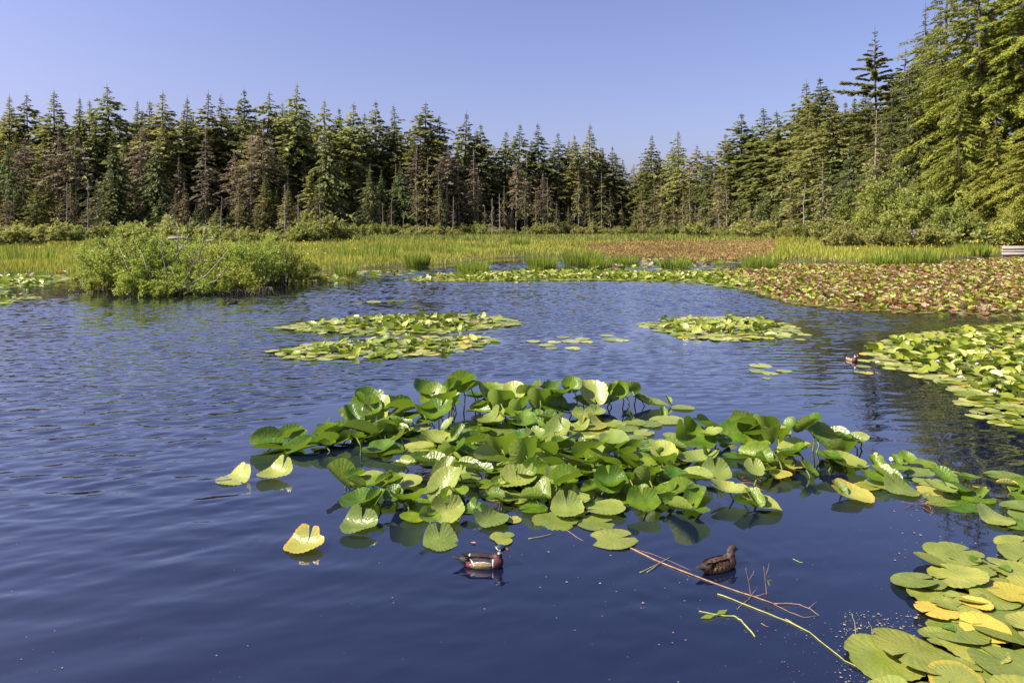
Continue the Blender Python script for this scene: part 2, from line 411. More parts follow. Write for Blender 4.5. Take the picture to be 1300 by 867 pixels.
gx = axis(95, 191, 4000); gy = np.concatenate([np.linspace(-4000, -30, 12), np.linspace(-25, 110, 150), 110 + (4000) * np.linspace(0.01, 1, 24) ** 2.5])
GX, GY = np.meshgrid(gx, gy)
Z = ground_h(GX.ravel(), GY.ravel())
nx, ny = len(gx), len(gy)
idx = np.arange(nx * ny).reshape(ny, nx)
Q = np.stack([idx[:-1, :-1], idx[:-1, 1:], idx[1:, 1:], idx[1:, :-1]], -1).reshape(-1, 4)
M['ground'] = simple('boggy_ground', (0.03, 0.028, 0.015), (0.09, 0.085, 0.03), 0.6, 1.0, 0.3)
g = link('ground', mesh('ground', np.stack([GX.ravel(), GY.ravel(), Z], 1), [Q], [M['ground']], smooth=True))
tag(g, kind='structure')
def water_mesh():
    """the pond surface with real ripples, fine where the photograph is close; calm under the leaves and in the lee of them"""
    r = np.random.default_rng(77)
    ys = [3.0]
    while ys[-1] < 62: ys.append(ys[-1] + min(.02 + .0016 * (ys[-1] - 3), .07))
    ys = np.concatenate([[-9, -2, 1.5, 2.6], ys, [66, 75]])
    u = np.concatenate([[-1], np.linspace(-.84, .84, 440), [1]])
    yy, uu = np.meshgrid(ys, u, indexing='ij')
    xx = uu * (np.maximum(yy, 1.0) * .92 + 2.0)
    xx[:, 0] = -78; xx[:, -1] = 76
    X, Y = xx.ravel(), yy.ravel()
    # calm mask, worked out on a coarse grid
    cx, cy = np.arange(-52, 54, .4), np.arange(2, 64, .3)
    CX, CY = np.meshgrid(cx, cy); P = np.stack([CX.ravel(), CY.ravel()], 1)
    calm = np.ones(len(P))
    for b_ in BEDS:
        q = wpoly(b_); d = np.where(inside(P, q), 0, edge_dist(P, q)); calm = np.minimum(calm, np.clip(d / (.55 + .01 * P[:, 1]) + (.45 if b_ in SMALL else 0), 0, 1))
    calm *= .22 + .78 * np.clip((edge_dist(P, pond) - .5) / 4.5, 0, 1)
    calm = np.maximum(calm, .02)
    calm = calm.reshape(CX.shape)
    fx = np.clip((X - cx[0]) / .4, 0, len(cx) - 1.001); fy = np.clip((Y - cy[0]) / .3, 0, len(cy) - 1.001)
    ix, iy = fx.astype(int), fy.astype(int); fx -= ix; fy -= iy
    c = calm[iy, ix] * (1 - fx) * (1 - fy) + calm[iy, ix + 1] * fx * (1 - fy) + calm[iy + 1, ix] * (1 - fx) * fy + calm[iy + 1, ix + 1] * fx * fy
    sm = lambda v, a, b: (lambda t: t * t * (3 - 2 * t))(np.clip((v - a) / (b - a), 0, 1))
    wind = .16 + .84 * sm(Y - .62 * X, 4.2, 10.0)
    wind *= 1 - .6 * sm(X, 2.5, 6) * (1 - sm(Y, 11, 17))
    wind *= .8 + .25 * np.sin(X * .35 + 1.3 * np.sin(Y * .21)) * np.sin(Y * .3 + .8)
    amp = c * wind * (1 + .9 * sm(Y, 9, 24))
    inside_view = (Y > 2.9) & (Y < 63) & (np.abs(X) < .84 * (np.maximum(Y, 1.0) * .92 + 2.0) - .01)
    h = np.zeros(len(X)); n_ = 44
    for k in range(n_):
        lam = .085 * (4.0 ** (k / (n_ - 1))) * r.uniform(.9, 1.1)
        th = R(98) + r.normal(0, R(24)); kk = 2 * PI / lam
        a_ = WAVE_SLOPE / kk * math.sqrt(2.0 / n_) * (1.15 if lam > .2 else .85)
        h += a_ * np.sin(kk * (math.cos(th) * X + math.sin(th) * Y) + r.uniform(0, 6.28) + .6 * np.sin(.35 * X + .5 * k))
    swell = 0
    for k in range(6):                                       # long weak undulation that also reaches the calm water
        lam = r.uniform(.35, .6); th = R(110) + r.normal(0, R(14)); kk = 2 * PI / lam
        swell = swell + .018 / kk * np.sin(kk * (math.cos(th) * X + math.sin(th) * Y) + r.uniform(0, 6.28))
    h = h * amp + swell * np.minimum(1, c * 1.5) * (.35 + .65 * sm(-X, -1, 2))
    for bx, by, a_, lam in ((1.3, 4.8, .0014, .17), (-.35, 4.75, .0013, .13), (-1.55, 5.1, .0008, .11), (.9, 4.55, .0016, .24)):
        d = np.hypot(X - bx, Y - by); h += a_ * np.sin(2 * PI * d / lam) * np.exp(-d * 1.9) * (.6 + .4 * np.sin(3 * np.arctan2(Y - by, X - bx) + bx)) * np.clip(d / .15, 0, 1)
    h *= inside_view
    ny_, nx_ = xx.shape; idx_ = np.arange(ny_ * nx_).reshape(ny_, nx_)
    Q_ = np.stack([idx_[:-1, :-1], idx_[:-1, 1:], idx_[1:, 1:], idx_[1:, :-1]], -1).reshape(-1, 4)
    me = mesh('pond_water', np.stack([X, Y, h], 1), [Q_], [M['water']], smooth=True)
    a_ = me.attributes.new('rough_water', 'FLOAT', 'POINT'); a_.data.foreach_set('value', np.clip(amp, .03, 1).astype(np.float32))
    return me
w = link('pond_water', water_mesh())
tag(w, kind='structure')

# ------------------------------------------------------------------ tree builders (unit: metres, base at origin)
def conifer(seed, H, cb, Rad, nlev, nbr, nsp, sl_, sw, fol, droop=0.35, hang=0.3, pw=0.8, gap=0.1, dead=10, e_lo=-0.15, e_hi=0.55, bare=0.0, trunk='bark', rj=0.3, belly=0.12):
    rng = np.random.default_rng(seed)
    tr, cr = MB(), MB()
    zs = np.linspace(-0.5, H, 11)
    sway = np.cumsum(rng.normal(0, .004 * H, (11, 2)), 0) * np.linspace(0, 1, 11)[:, None]
    sway -= sway[0]
    tr.tube(np.column_stack([sway, zs]), np.linspace(.0115 * H, .0012 * H, 11), sides=7)
    def axis_at(z): return np.array([np.interp(z, zs, sway[:, 0]), np.interp(z, zs, sway[:, 1]), z])
    for i in range(dead):                                    # bare snapped limbs below the crown
        z = H * rng.uniform(0.12, max(cb, 0.3)); az = rng.uniform(0, 2 * PI); l = H * rng.uniform(.02, .07)
        p = axis_at(z); d = np.array([math.cos(az), math.sin(az), rng.uniform(-.5, .15)])
        tr.tube([p, p + d * l * .6, p + d * l + [0, 0, -.12 * l]], .0016 * H, .0004 * H, 3, cap=False)
    az0 = rng.uniform(0, 6)
    lobes = rng.uniform(.75, 1.25, 8)                         # uneven sides
    for li in range(nlev):
        t = (max(li + rng.uniform(-.3, .3), 0) / nlev) ** .88; t = min(max(t, 0), .985)
        z = H * (cb + (1 - cb) * t)
        prof = min(1.0, (1 - t) * 2.1) ** (.75 + .5 * pw) * (1.0 - .28 * t) * min(1, belly * 3 + t / belly) + .012
        for b in range(nbr):
            if rng.random() < gap: continue
            az = az0 + b * 2 * PI / nbr + li * 2.4 + rng.normal(0, .3)
            L = Rad * H * prof * (1 + rng.normal(0, rj)) * lobes[int(az / (2 * PI) * 8) % 8]
            L = max(L, .012 * H)
            e = e_lo + (e_hi - e_lo) * t + rng.normal(0, .1)
            base = axis_at(z + rng.normal(0, .004 * H)); dh = np.array([math.cos(az), math.sin(az), 0]); sd_ = np.array([-dh[1], dh[0], 0])
            def pt(s): return base + dh * L * s[:, None] * math.cos(e) + np.array([0, 0, 1]) * (L * (s * math.sin(e) - droop * s ** 2 + .12 * droop * s ** 4))[:, None]
            ss = np.array([0, .5, 1.])
            tr.tube(pt(ss), .0011 * H * (1 - .7 * t), .0003 * H, 3, cap=False)
            isdead = rng.random() < bare
            n = max(4, int(nsp * (0.35 + 0.65 * L / (Rad * H)) * (.25 if isdead else 1)))
            s = rng.uniform(.12, 1, n) ** .75; s[-1] = .97
            p = pt(s)
            sgn = np.where(np.arange(n) % 2 == 0, 1, -1)
            k = rng.uniform(.2, 1.0, n)
            D = dh * (1.0 - .35 * k)[:, None] + sd_ * (sgn * k)[:, None] + np.array([0, 0, 1]) * (rng.normal(-hang, .25, n))[:, None]
            D = unit(D)
            up = np.array([0, 0, 1.]) + rng.normal(0, .45, (n, 3))
            S = unit(np.cross(D, up))
            tint = np.clip(.45 + rng.normal(0, .2) + rng.normal(0, .18, n) + .3 * (s - .6), 0, 1)
            tip_ = min(1.0, max(.3, L / (.065 * H)))
            ll = sl_ * rng.uniform(.6, 1.3, n) * (1.1 - .5 * t) * tip_
            cr.kites(p - D * ll[:, None] * .15 + rng.normal(0, 1, (n, 3)) * [.03 * L, .03 * L, .018 * L], D, S, ll, sw * rng.uniform(.6, 1.4, n) * (1.1 - .4 * t) * (.4 + .6 * tip_), 0, tint, sag=.12)
    # leader
    p = axis_at(H * .97)
    tr.tube([p, p + [0, 0, H * .05]], .0014 * H, .0004 * H, 3, cap=False)
    return tr.mesh('trunk', [M[trunk]]), cr.mesh('crown', [M[fol]])

def snag(seed, H, nb, bl, fol=None, lean=0.0):
    rng = np.random.default_rng(seed); tr, br = MB(), MB()
    zs = np.linspace(-.4, H, 9); sway = np.cumsum(rng.normal(0, .006 * H, (9, 2)), 0); sway -= sway[0]; sway[:, 0] += lean * zs
    tr.tube(np.column_stack([sway, zs]), np.linspace(.014 * H, .003 * H, 9), sides=6)
    for i in range(nb):
        z = H * rng.uniform(.12, .99); az = rng.uniform(0, 2 * PI); t = z / H
        l = bl * H * (1.15 - t) * rng.uniform(.4, 1.2)
        p = np.array([np.interp(z, zs, sway[:, 0]), np.interp(z, zs, sway[:, 1]), z]); d = np.array([math.cos(az), math.sin(az), rng.uniform(-.35, .3)])
        br.tube([p, p + d * l * .55, p + d * l + [0, 0, -.2 * l]], .0022 * H, .0006 * H, 3, cap=False)
        for k in range(5):
            s = rng.uniform(.3, 1); q = p + d * l * s + [0, 0, -.2 * l * s ** 2]; dd = unit(d * .6 + rng.normal(0, .5, 3))
            br.tube([q, q + dd * l * .35], .0011 * H, .0004 * H, 3, cap=False)
    return tr.mesh('trunk', [M['grey_wood']]), br.mesh('branches', [M['grey_wood']])

def bushy(seed, H, W, nst, nbr, nlf, ll, lw, fol, wood='bark', base_r=.25, trunk_h=0.0, open_=.0, upright=.5):
    """many-stemmed leafy shrub or broadleaf tree"""
    rng = np.random.default_rng(seed); st, lf = MB(), MB()
    for i in range(nst):
        az = rng.uniform(0, 2 * PI); out = W * .5 * rng.uniform(.15, 1.0) ** .7
        b = np.array([math.cos(az) * base_r * W * rng.uniform(0, .7), math.sin(az) * base_r * W * rng.uniform(0, .7), -.15])
        h = H * (1 - .45 * (out / (W * .5)) ** 2) * rng.uniform(.6, 1.05)
        tip = np.array([math.cos(az) * out, math.sin(az) * out, h])
        s = np.linspace(0, 1, 7)[:, None]
        path = b + (tip - b) * np.concatenate([s ** 1.25, s ** 1.25, s ** .8], 1) + rng.normal(0, .02 * H, (7, 3)) * s
        st.tube(path, .011 * H * rng.uniform(.6, 1.1), .003 * H, 4, cap=False)
        for k in range(nbr):
            u = rng.uniform(max(.2, trunk_h), 1); q = np.array([np.interp(u, s[:, 0], path[:, j]) for j in range(3)])
            d = unit(rng.normal(0, 1, 3) * [1, 1, .5] + [math.cos(az) * .5, math.sin(az) * .5, upright])
            L = H * rng.uniform(.08, .26) * (1.15 - .5 * u)
            e = q + d * L; e[2] = max(e[2], .14 * H)
            st.tube([q, (q + e) / 2 + rng.normal(0, .03 * L, 3), e], .0032 * H, .0012 * H, 3, cap=False)
            n = nlf; v = rng.uniform(.15, 1.05, n)
            p = q + (e - q) * v[:, None] + rng.normal(0, .07 * L + ll * .25, (n, 3))
            D = unit(rng.normal(0, .8, (n, 3)) + d * .7 + [0, 0, -.15])
            S = unit(np.cross(D, rng.normal(0, .6, (n, 3)) + [0, 0, 1]))
            tint = np.clip(rng.normal(.5, .1) + rng.normal(0, .2, n), 0, 1)
            lf.kites(p, D, S, ll * rng.uniform(.6, 1.3, n), lw * rng.uniform(.7, 1.3, n), 0, tint, sag=.15)
    return st.mesh('stems', [M[wood]]), lf.mesh('foliage', [M[fol]])

# prototypes, all conifers 30 m high
PROTO = {
    'fir': [conifer(1, 30, .30, .135, 40, 6, 20, 1.3, .55, 'fir', gap=.15, pw=.7), conifer(2, 30, .36, .15, 36, 6, 21, 1.35, .55, 'fir', gap=.2, droop=.25, pw=.65),
            conifer(3, 30, .22, .125, 44, 6, 19, 1.25, .52, 'fir', gap=.13, pw=.6), conifer(4, 30, .42, .15, 32, 6, 21, 1.35, .55, 'fir', gap=.22, e_hi=.4, rj=.4, pw=.6)],
    'full': [conifer(11, 30, .06, .16, 50, 6, 20, 1.35, .58, 'fir', gap=.1, pw=.65), conifer(12, 30, .03, .15, 52, 6, 19, 1.3, .55, 'fir', gap=.12, pw=.55)],
    'cedar': [conifer(21, 30, .04, .16, 52, 6, 21, 1.35, .55, 'cedar', droop=.55, hang=.75, gap=.08), conifer(22, 30, .06, .14, 50, 6, 20, 1.35, .5, 'cedar', droop=.5, hang=.8, gap=.12, pw=.6),
              conifer(23, 30, .03, .19, 40, 6, 18, 1.5, .55, 'cedar', droop=.5, hang=.6, gap=.1)],
    'thin': [conifer(31, 30, .14, .11, 46, 5, 12, 1.25, .4, 'olive', gap=.3, bare=.25, droop=.4, hang=.5, trunk='grey_wood'), conifer(32, 30, .3, .10, 38, 5, 12, 1.15, .4, 'olive', gap=.3, bare=.3, droop=.45, hang=.6, trunk='grey_wood'),
             conifer(33, 30, .1, .12, 46, 5, 12, 1.3, .42, 'olive', gap=.35, bare=.35, droop=.4, hang=.5, trunk='grey_wood')],
    'brown': [conifer(41, 30, .35, .13, 32, 6, 17, 1.3, .42, 'brown', gap=.25, droop=.35, hang=.35, trunk='grey_wood'), conifer(42, 30, .25, .12, 36, 6, 15, 1.25, .4, 'brown', gap=.3, bare=.2, trunk='grey_wood'),
              conifer(43, 30, .5, .15, 26, 6, 18, 1.4, .42, 'brown', gap=.25, pw=.6, trunk='grey_wood')],
    'snag': [snag(51, 15, 70, .16), snag(52, 15, 40, .14, lean=.03), snag(53, 15, 16, .10)],
    'big': [conifer(61, 34, .10, .16, 50, 6, 330, .44, .13, 'hemlock', droop=.5, hang=.55, gap=.12, rj=.35), conifer(62, 34, .05, .17, 48, 6, 340, .46, .13, 'hemlock', droop=.5, hang=.6, gap=.12, pw=.65, rj=.35),
            conifer(63, 34, .42, .14, 36, 5, 170, .42, .13, 'fir', droop=.4, hang=.5, gap=.25, rj=.4)],
    'bigcedar': [conifer(71, 26, .02, .2, 50, 6, 240, .42, .13, 'hemlock', droop=.6, hang=.8, gap=.1), conifer(72, 26, .03, .17, 52, 6, 220, .42, .13, 'cedar', droop=.5, hang=.7, gap=.14)],
    'openfir': [conifer(81, 32, .45, .11, 26, 5, 220, .7, .22, 'fir', droop=.12, hang=.25, gap=.3, rj=.4, e_lo=-.05, e_hi=.3, pw=.45, belly=.3)],
    'alder': [bushy(91, 14, 9, 9, 26, 36, .42, .30, 'alder', 'grey_wood', .06, .3), bushy(92, 10, 8, 12, 20, 34, .36, .24, 'alder', 'grey_wood', .1, .2)],
    'brush': [bushy(95, 2.6, 4.2, 22, 9, 14, .26, .15, 'brush', 'bark', .6), bushy(96, 3.4, 3.8, 20, 9, 15, .28, .16, 'brush', 'bark', .5), bushy(97, 2.0, 4.8, 22, 9, 13, .24, .14, 'brush', 'bark', .7)],
}
PH = {'big': 34, 'bigcedar': 26, 'openfir': 32, 'snag': 15}
NAMES = {'fir': 'fir_tree', 'full': 'fir_tree', 'cedar': 'cedar_tree', 'thin': 'sparse_conifer', 'brown': 'browned_conifer', 'snag': 'dead_tree', 'big': 'hemlock_tree',
         'bigcedar': 'cedar_tree', 'openfir': 'fir_tree', 'alder': 'broadleaf_tree', 'brush': 'shore_shrub'}
ZONES = [(95, 'at the far left edge'), (200, 'behind the tall island willow'), (300, 'behind the bare island branches'), (400, 'around the two grey dead trees'), (480, 'right of the two grey dead trees'), (570, 'over the left end of the lily strip'),
         (680, 'over the blue water channel'), (790, 'left of the low treeline gap'), (860, 'at the low treeline gap'), (930, 'right of the low treeline gap'), (1000, 'over the left end of the red lilies'), (1075, 'left of the sparse open fir'), (9999, 'on the right slope')]
ORD = ['leftmost', 'second from left', 'third from left', 'fourth from left', 'fifth from left', 'sixth from left', 'seventh from left', 'eighth from left', 'ninth from left', 'tenth from left', 'eleventh from left', 'twelfth from left'] + [w_ + ' from left' for w_ in 'thirteenth fourteenth fifteenth sixteenth seventeenth eighteenth nineteenth twentieth'.split()] + ['rightmost'] * 9
FAMILY = {}
def zone(x): return next(z for e, z in ZONES if x < e)
def family(o, x, stem, group):
    FAMILY.setdefault((stem, zone(x)), []).append((x, o)); o['group'] = group
def name_families():
    for (stem, z), L_ in FAMILY.items():
        L_.sort(key=lambda t: t[0])
        for i_, (x, o) in enumerate(L_): o['label'] = f'{stem} {z}' if len(L_) == 1 else f'{stem} {z}, {ORD[i_]}'
rng = np.random.default_rng(7)
def tree(kind, px, d, top=None, height=None, label=None, group=None, v=None, wide=1.0, fam=None):
    P = PROTO[kind]; v = int(rng.integers(len(P))) if v is None else v
    p = atd(px, d)
    gz = float(ground_h(np.array([p.x]), np.array([p.y]))[0])
    h = height if height else H_CAM + (HORIZON - top) * d / FPX - gz
    h0 = PH.get(kind) or (P[v][1].get('h') or 30) if kind not in ('alder', 'brush') else None
    if kind == 'alder': h0 = (14, 10)[v]
    if kind == 'brush': h0 = (2.6, 3.4, 2.0)[v]
    s = h / h0
    sx = s * wide * rng.uniform(.9, 1.15) if kind not in ('alder', 'brush') else s * wide
    root = empty(NAMES[kind], (p.x, p.y, gz))
    sx *= rng.uniform(.8, 1.15) if kind in ('fir', 'full', 'thin', 'brown') else 1
    Mx = Matrix.Translation((p.x, p.y, gz)) @ Matrix.Rotation(rng.normal(0, .018), 4, 'Y') @ Matrix.Rotation(rng.uniform(0, 6.28), 4, 'Z') @ Matrix.Diagonal((sx, sx, s, 1))
    for me in P[v]: link(me.name.split('.')[0], me, root, Mx)
    cat = 'shrub' if kind == 'brush' else 'tree'
    tag(root, label, cat, group)
    if fam: family(root, px, fam, group)
    return root

# ------------------------------------------------------------------ forest along the far shore
DX = [-200, 0, 200, 370, 560, 700, 800, 880, 950, 1020, 1100, 1200, 1300, 1450]
DD = [118, 124, 134, 144, 165, 185, 195, 165, 142, 125, 104, 80, 68, 60]
PX = [-200, 0, 60, 140, 200, 280, 345, 375, 410, 450, 535, 590, 640, 700, 755, 785, 803, 822, 865, 895, 915, 945, 975, 1020, 1060, 1110, 1160, 1200, 1300, 1450]
PY = [130, 128, 122, 118, 122, 122, 122, 118, 135, 138, 138, 150, 168, 168, 172, 195, 214, 182, 178, 200, 188, 155, 148, 118, 110, 105, 70, -20, -90, -150]
dist = lambda x: float(np.interp(x, DX, DD))
prof = lambda x: float(np.interp(x, PX, PY))
def side(x): return 'left shore' if x < 420 else ('far shore' if x < 800 else 'right-hand shore')

peaks = [(16, 122), (40, 121), (76, 116), (100, 124), (146, 110), (172, 128), (203, 117), (236, 124), (262, 117), (285, 122), (310, 115), (337, 118), (372, 107), (409, 127), (432, 138), (450, 133), (478, 130),
         (503, 134), (535, 130), (562, 146), (588, 143), (612, 159), (641, 166), (657, 157), (686, 156), (710, 168), (732, 172), (749, 158), (776, 186), (825, 171), (862, 166), (882, 184), (897, 192),
         (918, 170), (942, 145), (968, 137), (985, 142), (1022, 104), (1057, 97), (1040, 118)]
special = {372: 'tallest dark fir of the left forest wall, its spire above its neighbours', 146: 'dark fir with a thin spire above the shrub island, second tallest on the left',
           749: 'pointed dark fir standing tallest just left of the gap in the treeline', 825: 'slim fir just right of the low gap in the treeline', 1022: 'tall fir leaning its feathery top beside the right-hand slope',
           1057: 'dark fir with a feathery crooked top on the right-hand shore'}
for x, t in peaks:
    tree('fir', x, dist(x) + rng.uniform(8, 20), t, label=special.get(x), fam=None if x in special else 'tall skyline fir', group=f'skyline firs on the {side(x)}', wide=rng.uniform(.95, 1.25) * (1.35 if x > 930 else 1))
tree('full', 803, 215, 208, label='small dark fir in the low gap of the treeline')
for x, t in [(766, 188), (780, 196), (791, 203), (812, 206), (820, 196), (836, 192), (850, 186)]:
    tree('full', x, 208 + x % 7, t, fam='dark back-row fir', group='back row firs on the far shore', wide=1.3)
x = -130
while x < 1120:
    x += rng.uniform(12, 18)
    k = rng.choice(['fir', 'full', 'full'])
    tree(k, x, dist(x) + rng.uniform(12, 34), prof(x) + rng.uniform(6, 34), fam='dark back-row fir', group=f'back row firs on the {side(x)}', wide=1.25)
x = -130
while x < 1100:
    x += rng.uniform(15, 23)
    k = rng.choice(['fir', 'full', 'cedar', 'full']) if x < 560 else rng.choice(['fir', 'thin', 'cedar', 'full'] if x < 930 else ['fir', 'cedar', 'full'])
    sp = {'fir': 'bare-trunked middle-row fir', 'full': 'full green middle-row fir', 'cedar': 'pale drooping middle-row cedar', 'thin': 'thin olive middle-row conifer'}[k]
    lift = rng.uniform(22, 60)
    tree(k, x, dist(x) + rng.uniform(2, 14), prof(x) + lift, fam=sp, group=f'{sp}s on the {side(x)}', wide=1.15)
# browned and dying trees
for x, t in [(28, 175), (72, 158), (98, 170), (182, 150), (178, 186), (228, 200), (262, 162), (318, 172), (334, 158), (300, 190), (470, 235), (528, 182), (566, 186), (602, 190), (655, 198), (588, 230), (690, 222)]:
    tree('brown', x, dist(x) + rng.uniform(-5, 2), t, fam='browned dying conifer', group=f'browned conifers on the {side(x)}')
# lone paler trees in front
for x, t, k, lab in [(12, 180, 'cedar', 'bushy olive cedar at the far left edge of the forest'), (146, 172, 'cedar', 'narrow bright green cedar behind the left end of the shrub island'), (196, 175, 'cedar', 'grey-green feathery cedar behind the shrub island'),
                     (392, 215, 'full', 'short dark fir right of the two grey dead trees'), (415, 160, 'cedar', 'pale narrow cedar in front of the tallest left firs'), (484, 215, 'cedar', 'small pale cedar at the foot of the far forest, nearest the left'),
                     (510, 205, 'cedar', 'small pale cedar at the foot of the far forest, nearest the centre'), (560, 238, 'full', 'small dark fir at the foot of the far forest')]:
    tree(k, x, dist(x) - rng.uniform(5, 10), t, label=lab)
x = -40
while x < 470:
    x += rng.uniform(9, 17)
    tree(rng.choice(['cedar', 'thin', 'full']), x, dist(x) - rng.uniform(6, 13), rng.uniform(222, 276), fam='young conifer before the forest', group=f'young conifers on the {side(x)}', wide=1.3)
x = 455
while x < 1075:                                             # thin half-bare conifers standing in front of the far wall
    x += rng.uniform(9, 17)
    t = prof(x) + (rng.uniform(18, 80) if x > 730 else rng.uniform(55, 120))
    tree('thin' if x < 930 or rng.random() < .4 else 'cedar', x, dist(x) - rng.uniform(4, 14), min(t + (50 if x > 930 else 0), 262), fam='slim front-row conifer', group=f'thin front-row conifers on the {side(x)}')
x = 0
while x < 440:
    x += rng.uniform(24, 42)
    k = rng.choice(['thin', 'cedar', 'thin'])
    tree(k, x, dist(x) - rng.uniform(3, 8), rng.uniform(205, 262), fam='short olive forest-foot conifer', group='short conifers on the left shore')
for x, t, v, d_, lab in [(362, 234, 0, 118, 'left one of two grey dead trees in front of the left forest'), (378, 247, 0, 120, 'right one of two grey dead trees in front of the left forest'), (84, 232, 1, 112, 'leaning grey dead tree left of the shrub island'),
                         (112, 228, 0, 116, 'grey dead tree with fine twigs behind the left shrub'), (280, 250, 1, 112, 'thin grey dead tree behind the bare branch tangle'), (488, 258, 2, 140, 'short pale snag on the far shore, leftmost of the row'), (497, 252, 2, 140, 'pale snag next to the leftmost far snag'),
                         (512, 268, 2, 142, 'stubby pale snag on the far shore'), (575, 250, 1, 146, 'grey dead tree left of centre on the far shore'), (625, 252, 0, 150, 'twiggy grey dead tree on the far shore left of centre'), (635, 246, 1, 150, 'thin grey dead tree beside the twiggy one'),
                         (752, 276, 2, 150, 'short white stump standing at the middle of the far shore'), (1020, 232, 1, 104, 'thin grey dead tree before the right-hand firs'), (1075, 190, 0, 98, 'tall bare twiggy dead tree on the right slope'), (1178, 240, 1, 70, 'pale leaning dead tree in front of the right slope')]:
    tree('snag', x, d_, t, v=v, label=lab)

# right slope: near, lush
for k, x, d_, t, v, lab in [('openfir', 1115, 103, 38, 0, 'open fir with sparse level branches against the sky at upper right'), ('openfir', 1152, 96, 62, 0, 'second open fir, shorter, right of the sparse one against the sky'),
        ('big', 1172, 98, 48, 0, 'hemlock filling the slope between the open firs and the cut-off fir'), ('big', 1138, 106, 96, 1, 'hemlock behind the sparse open fir'), ('bigcedar', 1150, 90, 88, 1, 'cedar below the second open fir'), ('big', 1188, 94, 6, 1, 'hemlock just left of the cut-off fir'), ('big', 1201, 88, -70, 2, 'tall dark fir cut by the top of the picture at right'), ('big', 1196, 80, 22, 0, 'dense yellow-green hemlock below the tall cut-off fir'), ('big', 1250, 74, -95, 1, 'broad yellow-green hemlock filling the right edge'), ('big', 1305, 70, -130, 0, 'hemlock cut by the right edge of the picture'),
        ('big', 1226, 92, -60, 0, 'hemlock standing behind the broad right-hand ones'), ('big', 1290, 88, -110, 1, 'hemlock at upper right behind the edge tree'), ('big', 1350, 74, -160, 1, 'hemlock just outside the right edge'), ('big', 1400, 66, -180, 0, 'outermost hemlock right of the picture'),
        ('bigcedar', 1128, 86, 130, 1, 'grey-green cedar under the open firs'), ('bigcedar', 1166, 80, 100, 1, 'dense cedar left of the yellow-green hemlocks'), ('bigcedar', 1222, 70, 112, 0, 'cedar with drooping bright sprays in front of the hemlocks'), ('bigcedar', 1266, 66, 148, 0, 'lower cedar at the foot of the right-hand hemlocks'),
        ('bigcedar', 1310, 62, 120, 0, 'cedar at the right edge of the picture'), ('bigcedar', 1085, 96, 165, 1, 'cedar at the left end of the right slope'), ('bigcedar', 1240, 74, 215, 1, 'dark small cedar at the foot of the slope'), ('thin', 1112, 84, 140, 0, 'yellowing thin conifer with a visible trunk on the right slope'),
        ('alder', 1135, 74, 205, 0, 'pale green broadleaf tree at the foot of the right slope'), ('alder', 1160, 68, 226, 1, 'round willow-like broadleaf tree in front of the cedar'), ('alder', 1110, 80, 232, 1, 'yellowish broadleaf tree at the left foot of the right slope'), ('alder', 1080, 90, 236, 0, 'small broadleaf tree among dry twigs on the right slope'),
        ('alder', 1205, 64, 248, 1, 'low broadleaf tree under the hemlock'), ('alder', 1290, 60, 255, 1, 'low broadleaf tree near the wooden railing')]:
    tree(k, x, d_, t, v=v, label=lab, wide=1.0)
for x, d_, t in [(1060, 112, 120), (1085, 112, 130), (1140, 108, 95), (1175, 104, 40), (1100, 118, 112), (1160, 112, 100), (1030, 120, 130)]:
    tree('full', x, d_, t, fam='dark fir hidden behind the slope trees', group='firs behind the right slope', wide=1.3)

# brush along the forest foot
def brush_at(x, d_, h, wide, label, group=None, fam=None):
    return tree('brush', x, d_, height=h, label=label, group=group, wide=wide, fam=fam)
x = -60
while x < 1060:
    x += rng.uniform(7, 15)
    d_ = dist(x) - rng.uniform(8, 30) if x > 420 else rng.uniform(80, 112)
    brush_at(x, d_, rng.uniform(1.2, 3.4) if x > 420 else rng.uniform(.9, 3.0), rng.uniform(.9, 1.5), None, f'shrubs at the forest foot, {side(x)}', 'low forest-foot shrub')
for x, d_, h, wd, lab in [(405, 92, 4.2, 1.1, 'round grey-green willow right of the two dead trees'), (430, 95, 3.2, 1.1, 'light green willow beside the grey-green one'), (212, 62, 3.2, 1.0, 'olive willow just behind the shrub island'), (28, 70, 3.0, 1.4, 'wide shrub at the far left of the meadow')]:
    brush_at(x, d_, h, wd, lab, None)
x = 1060
while x < 1420:
    x += rng.uniform(10, 20)
    brush_at(x, (rng.uniform(59, 67) if x < 1240 else rng.uniform(62, 70)), rng.uniform(1.6, 3.0), rng.uniform(.9, 1.4), None, 'shrubs at the foot of the right slope', 'leafy green shrub' if x < 1180 else 'leafy green shrub below the hemlocks')
name_families()

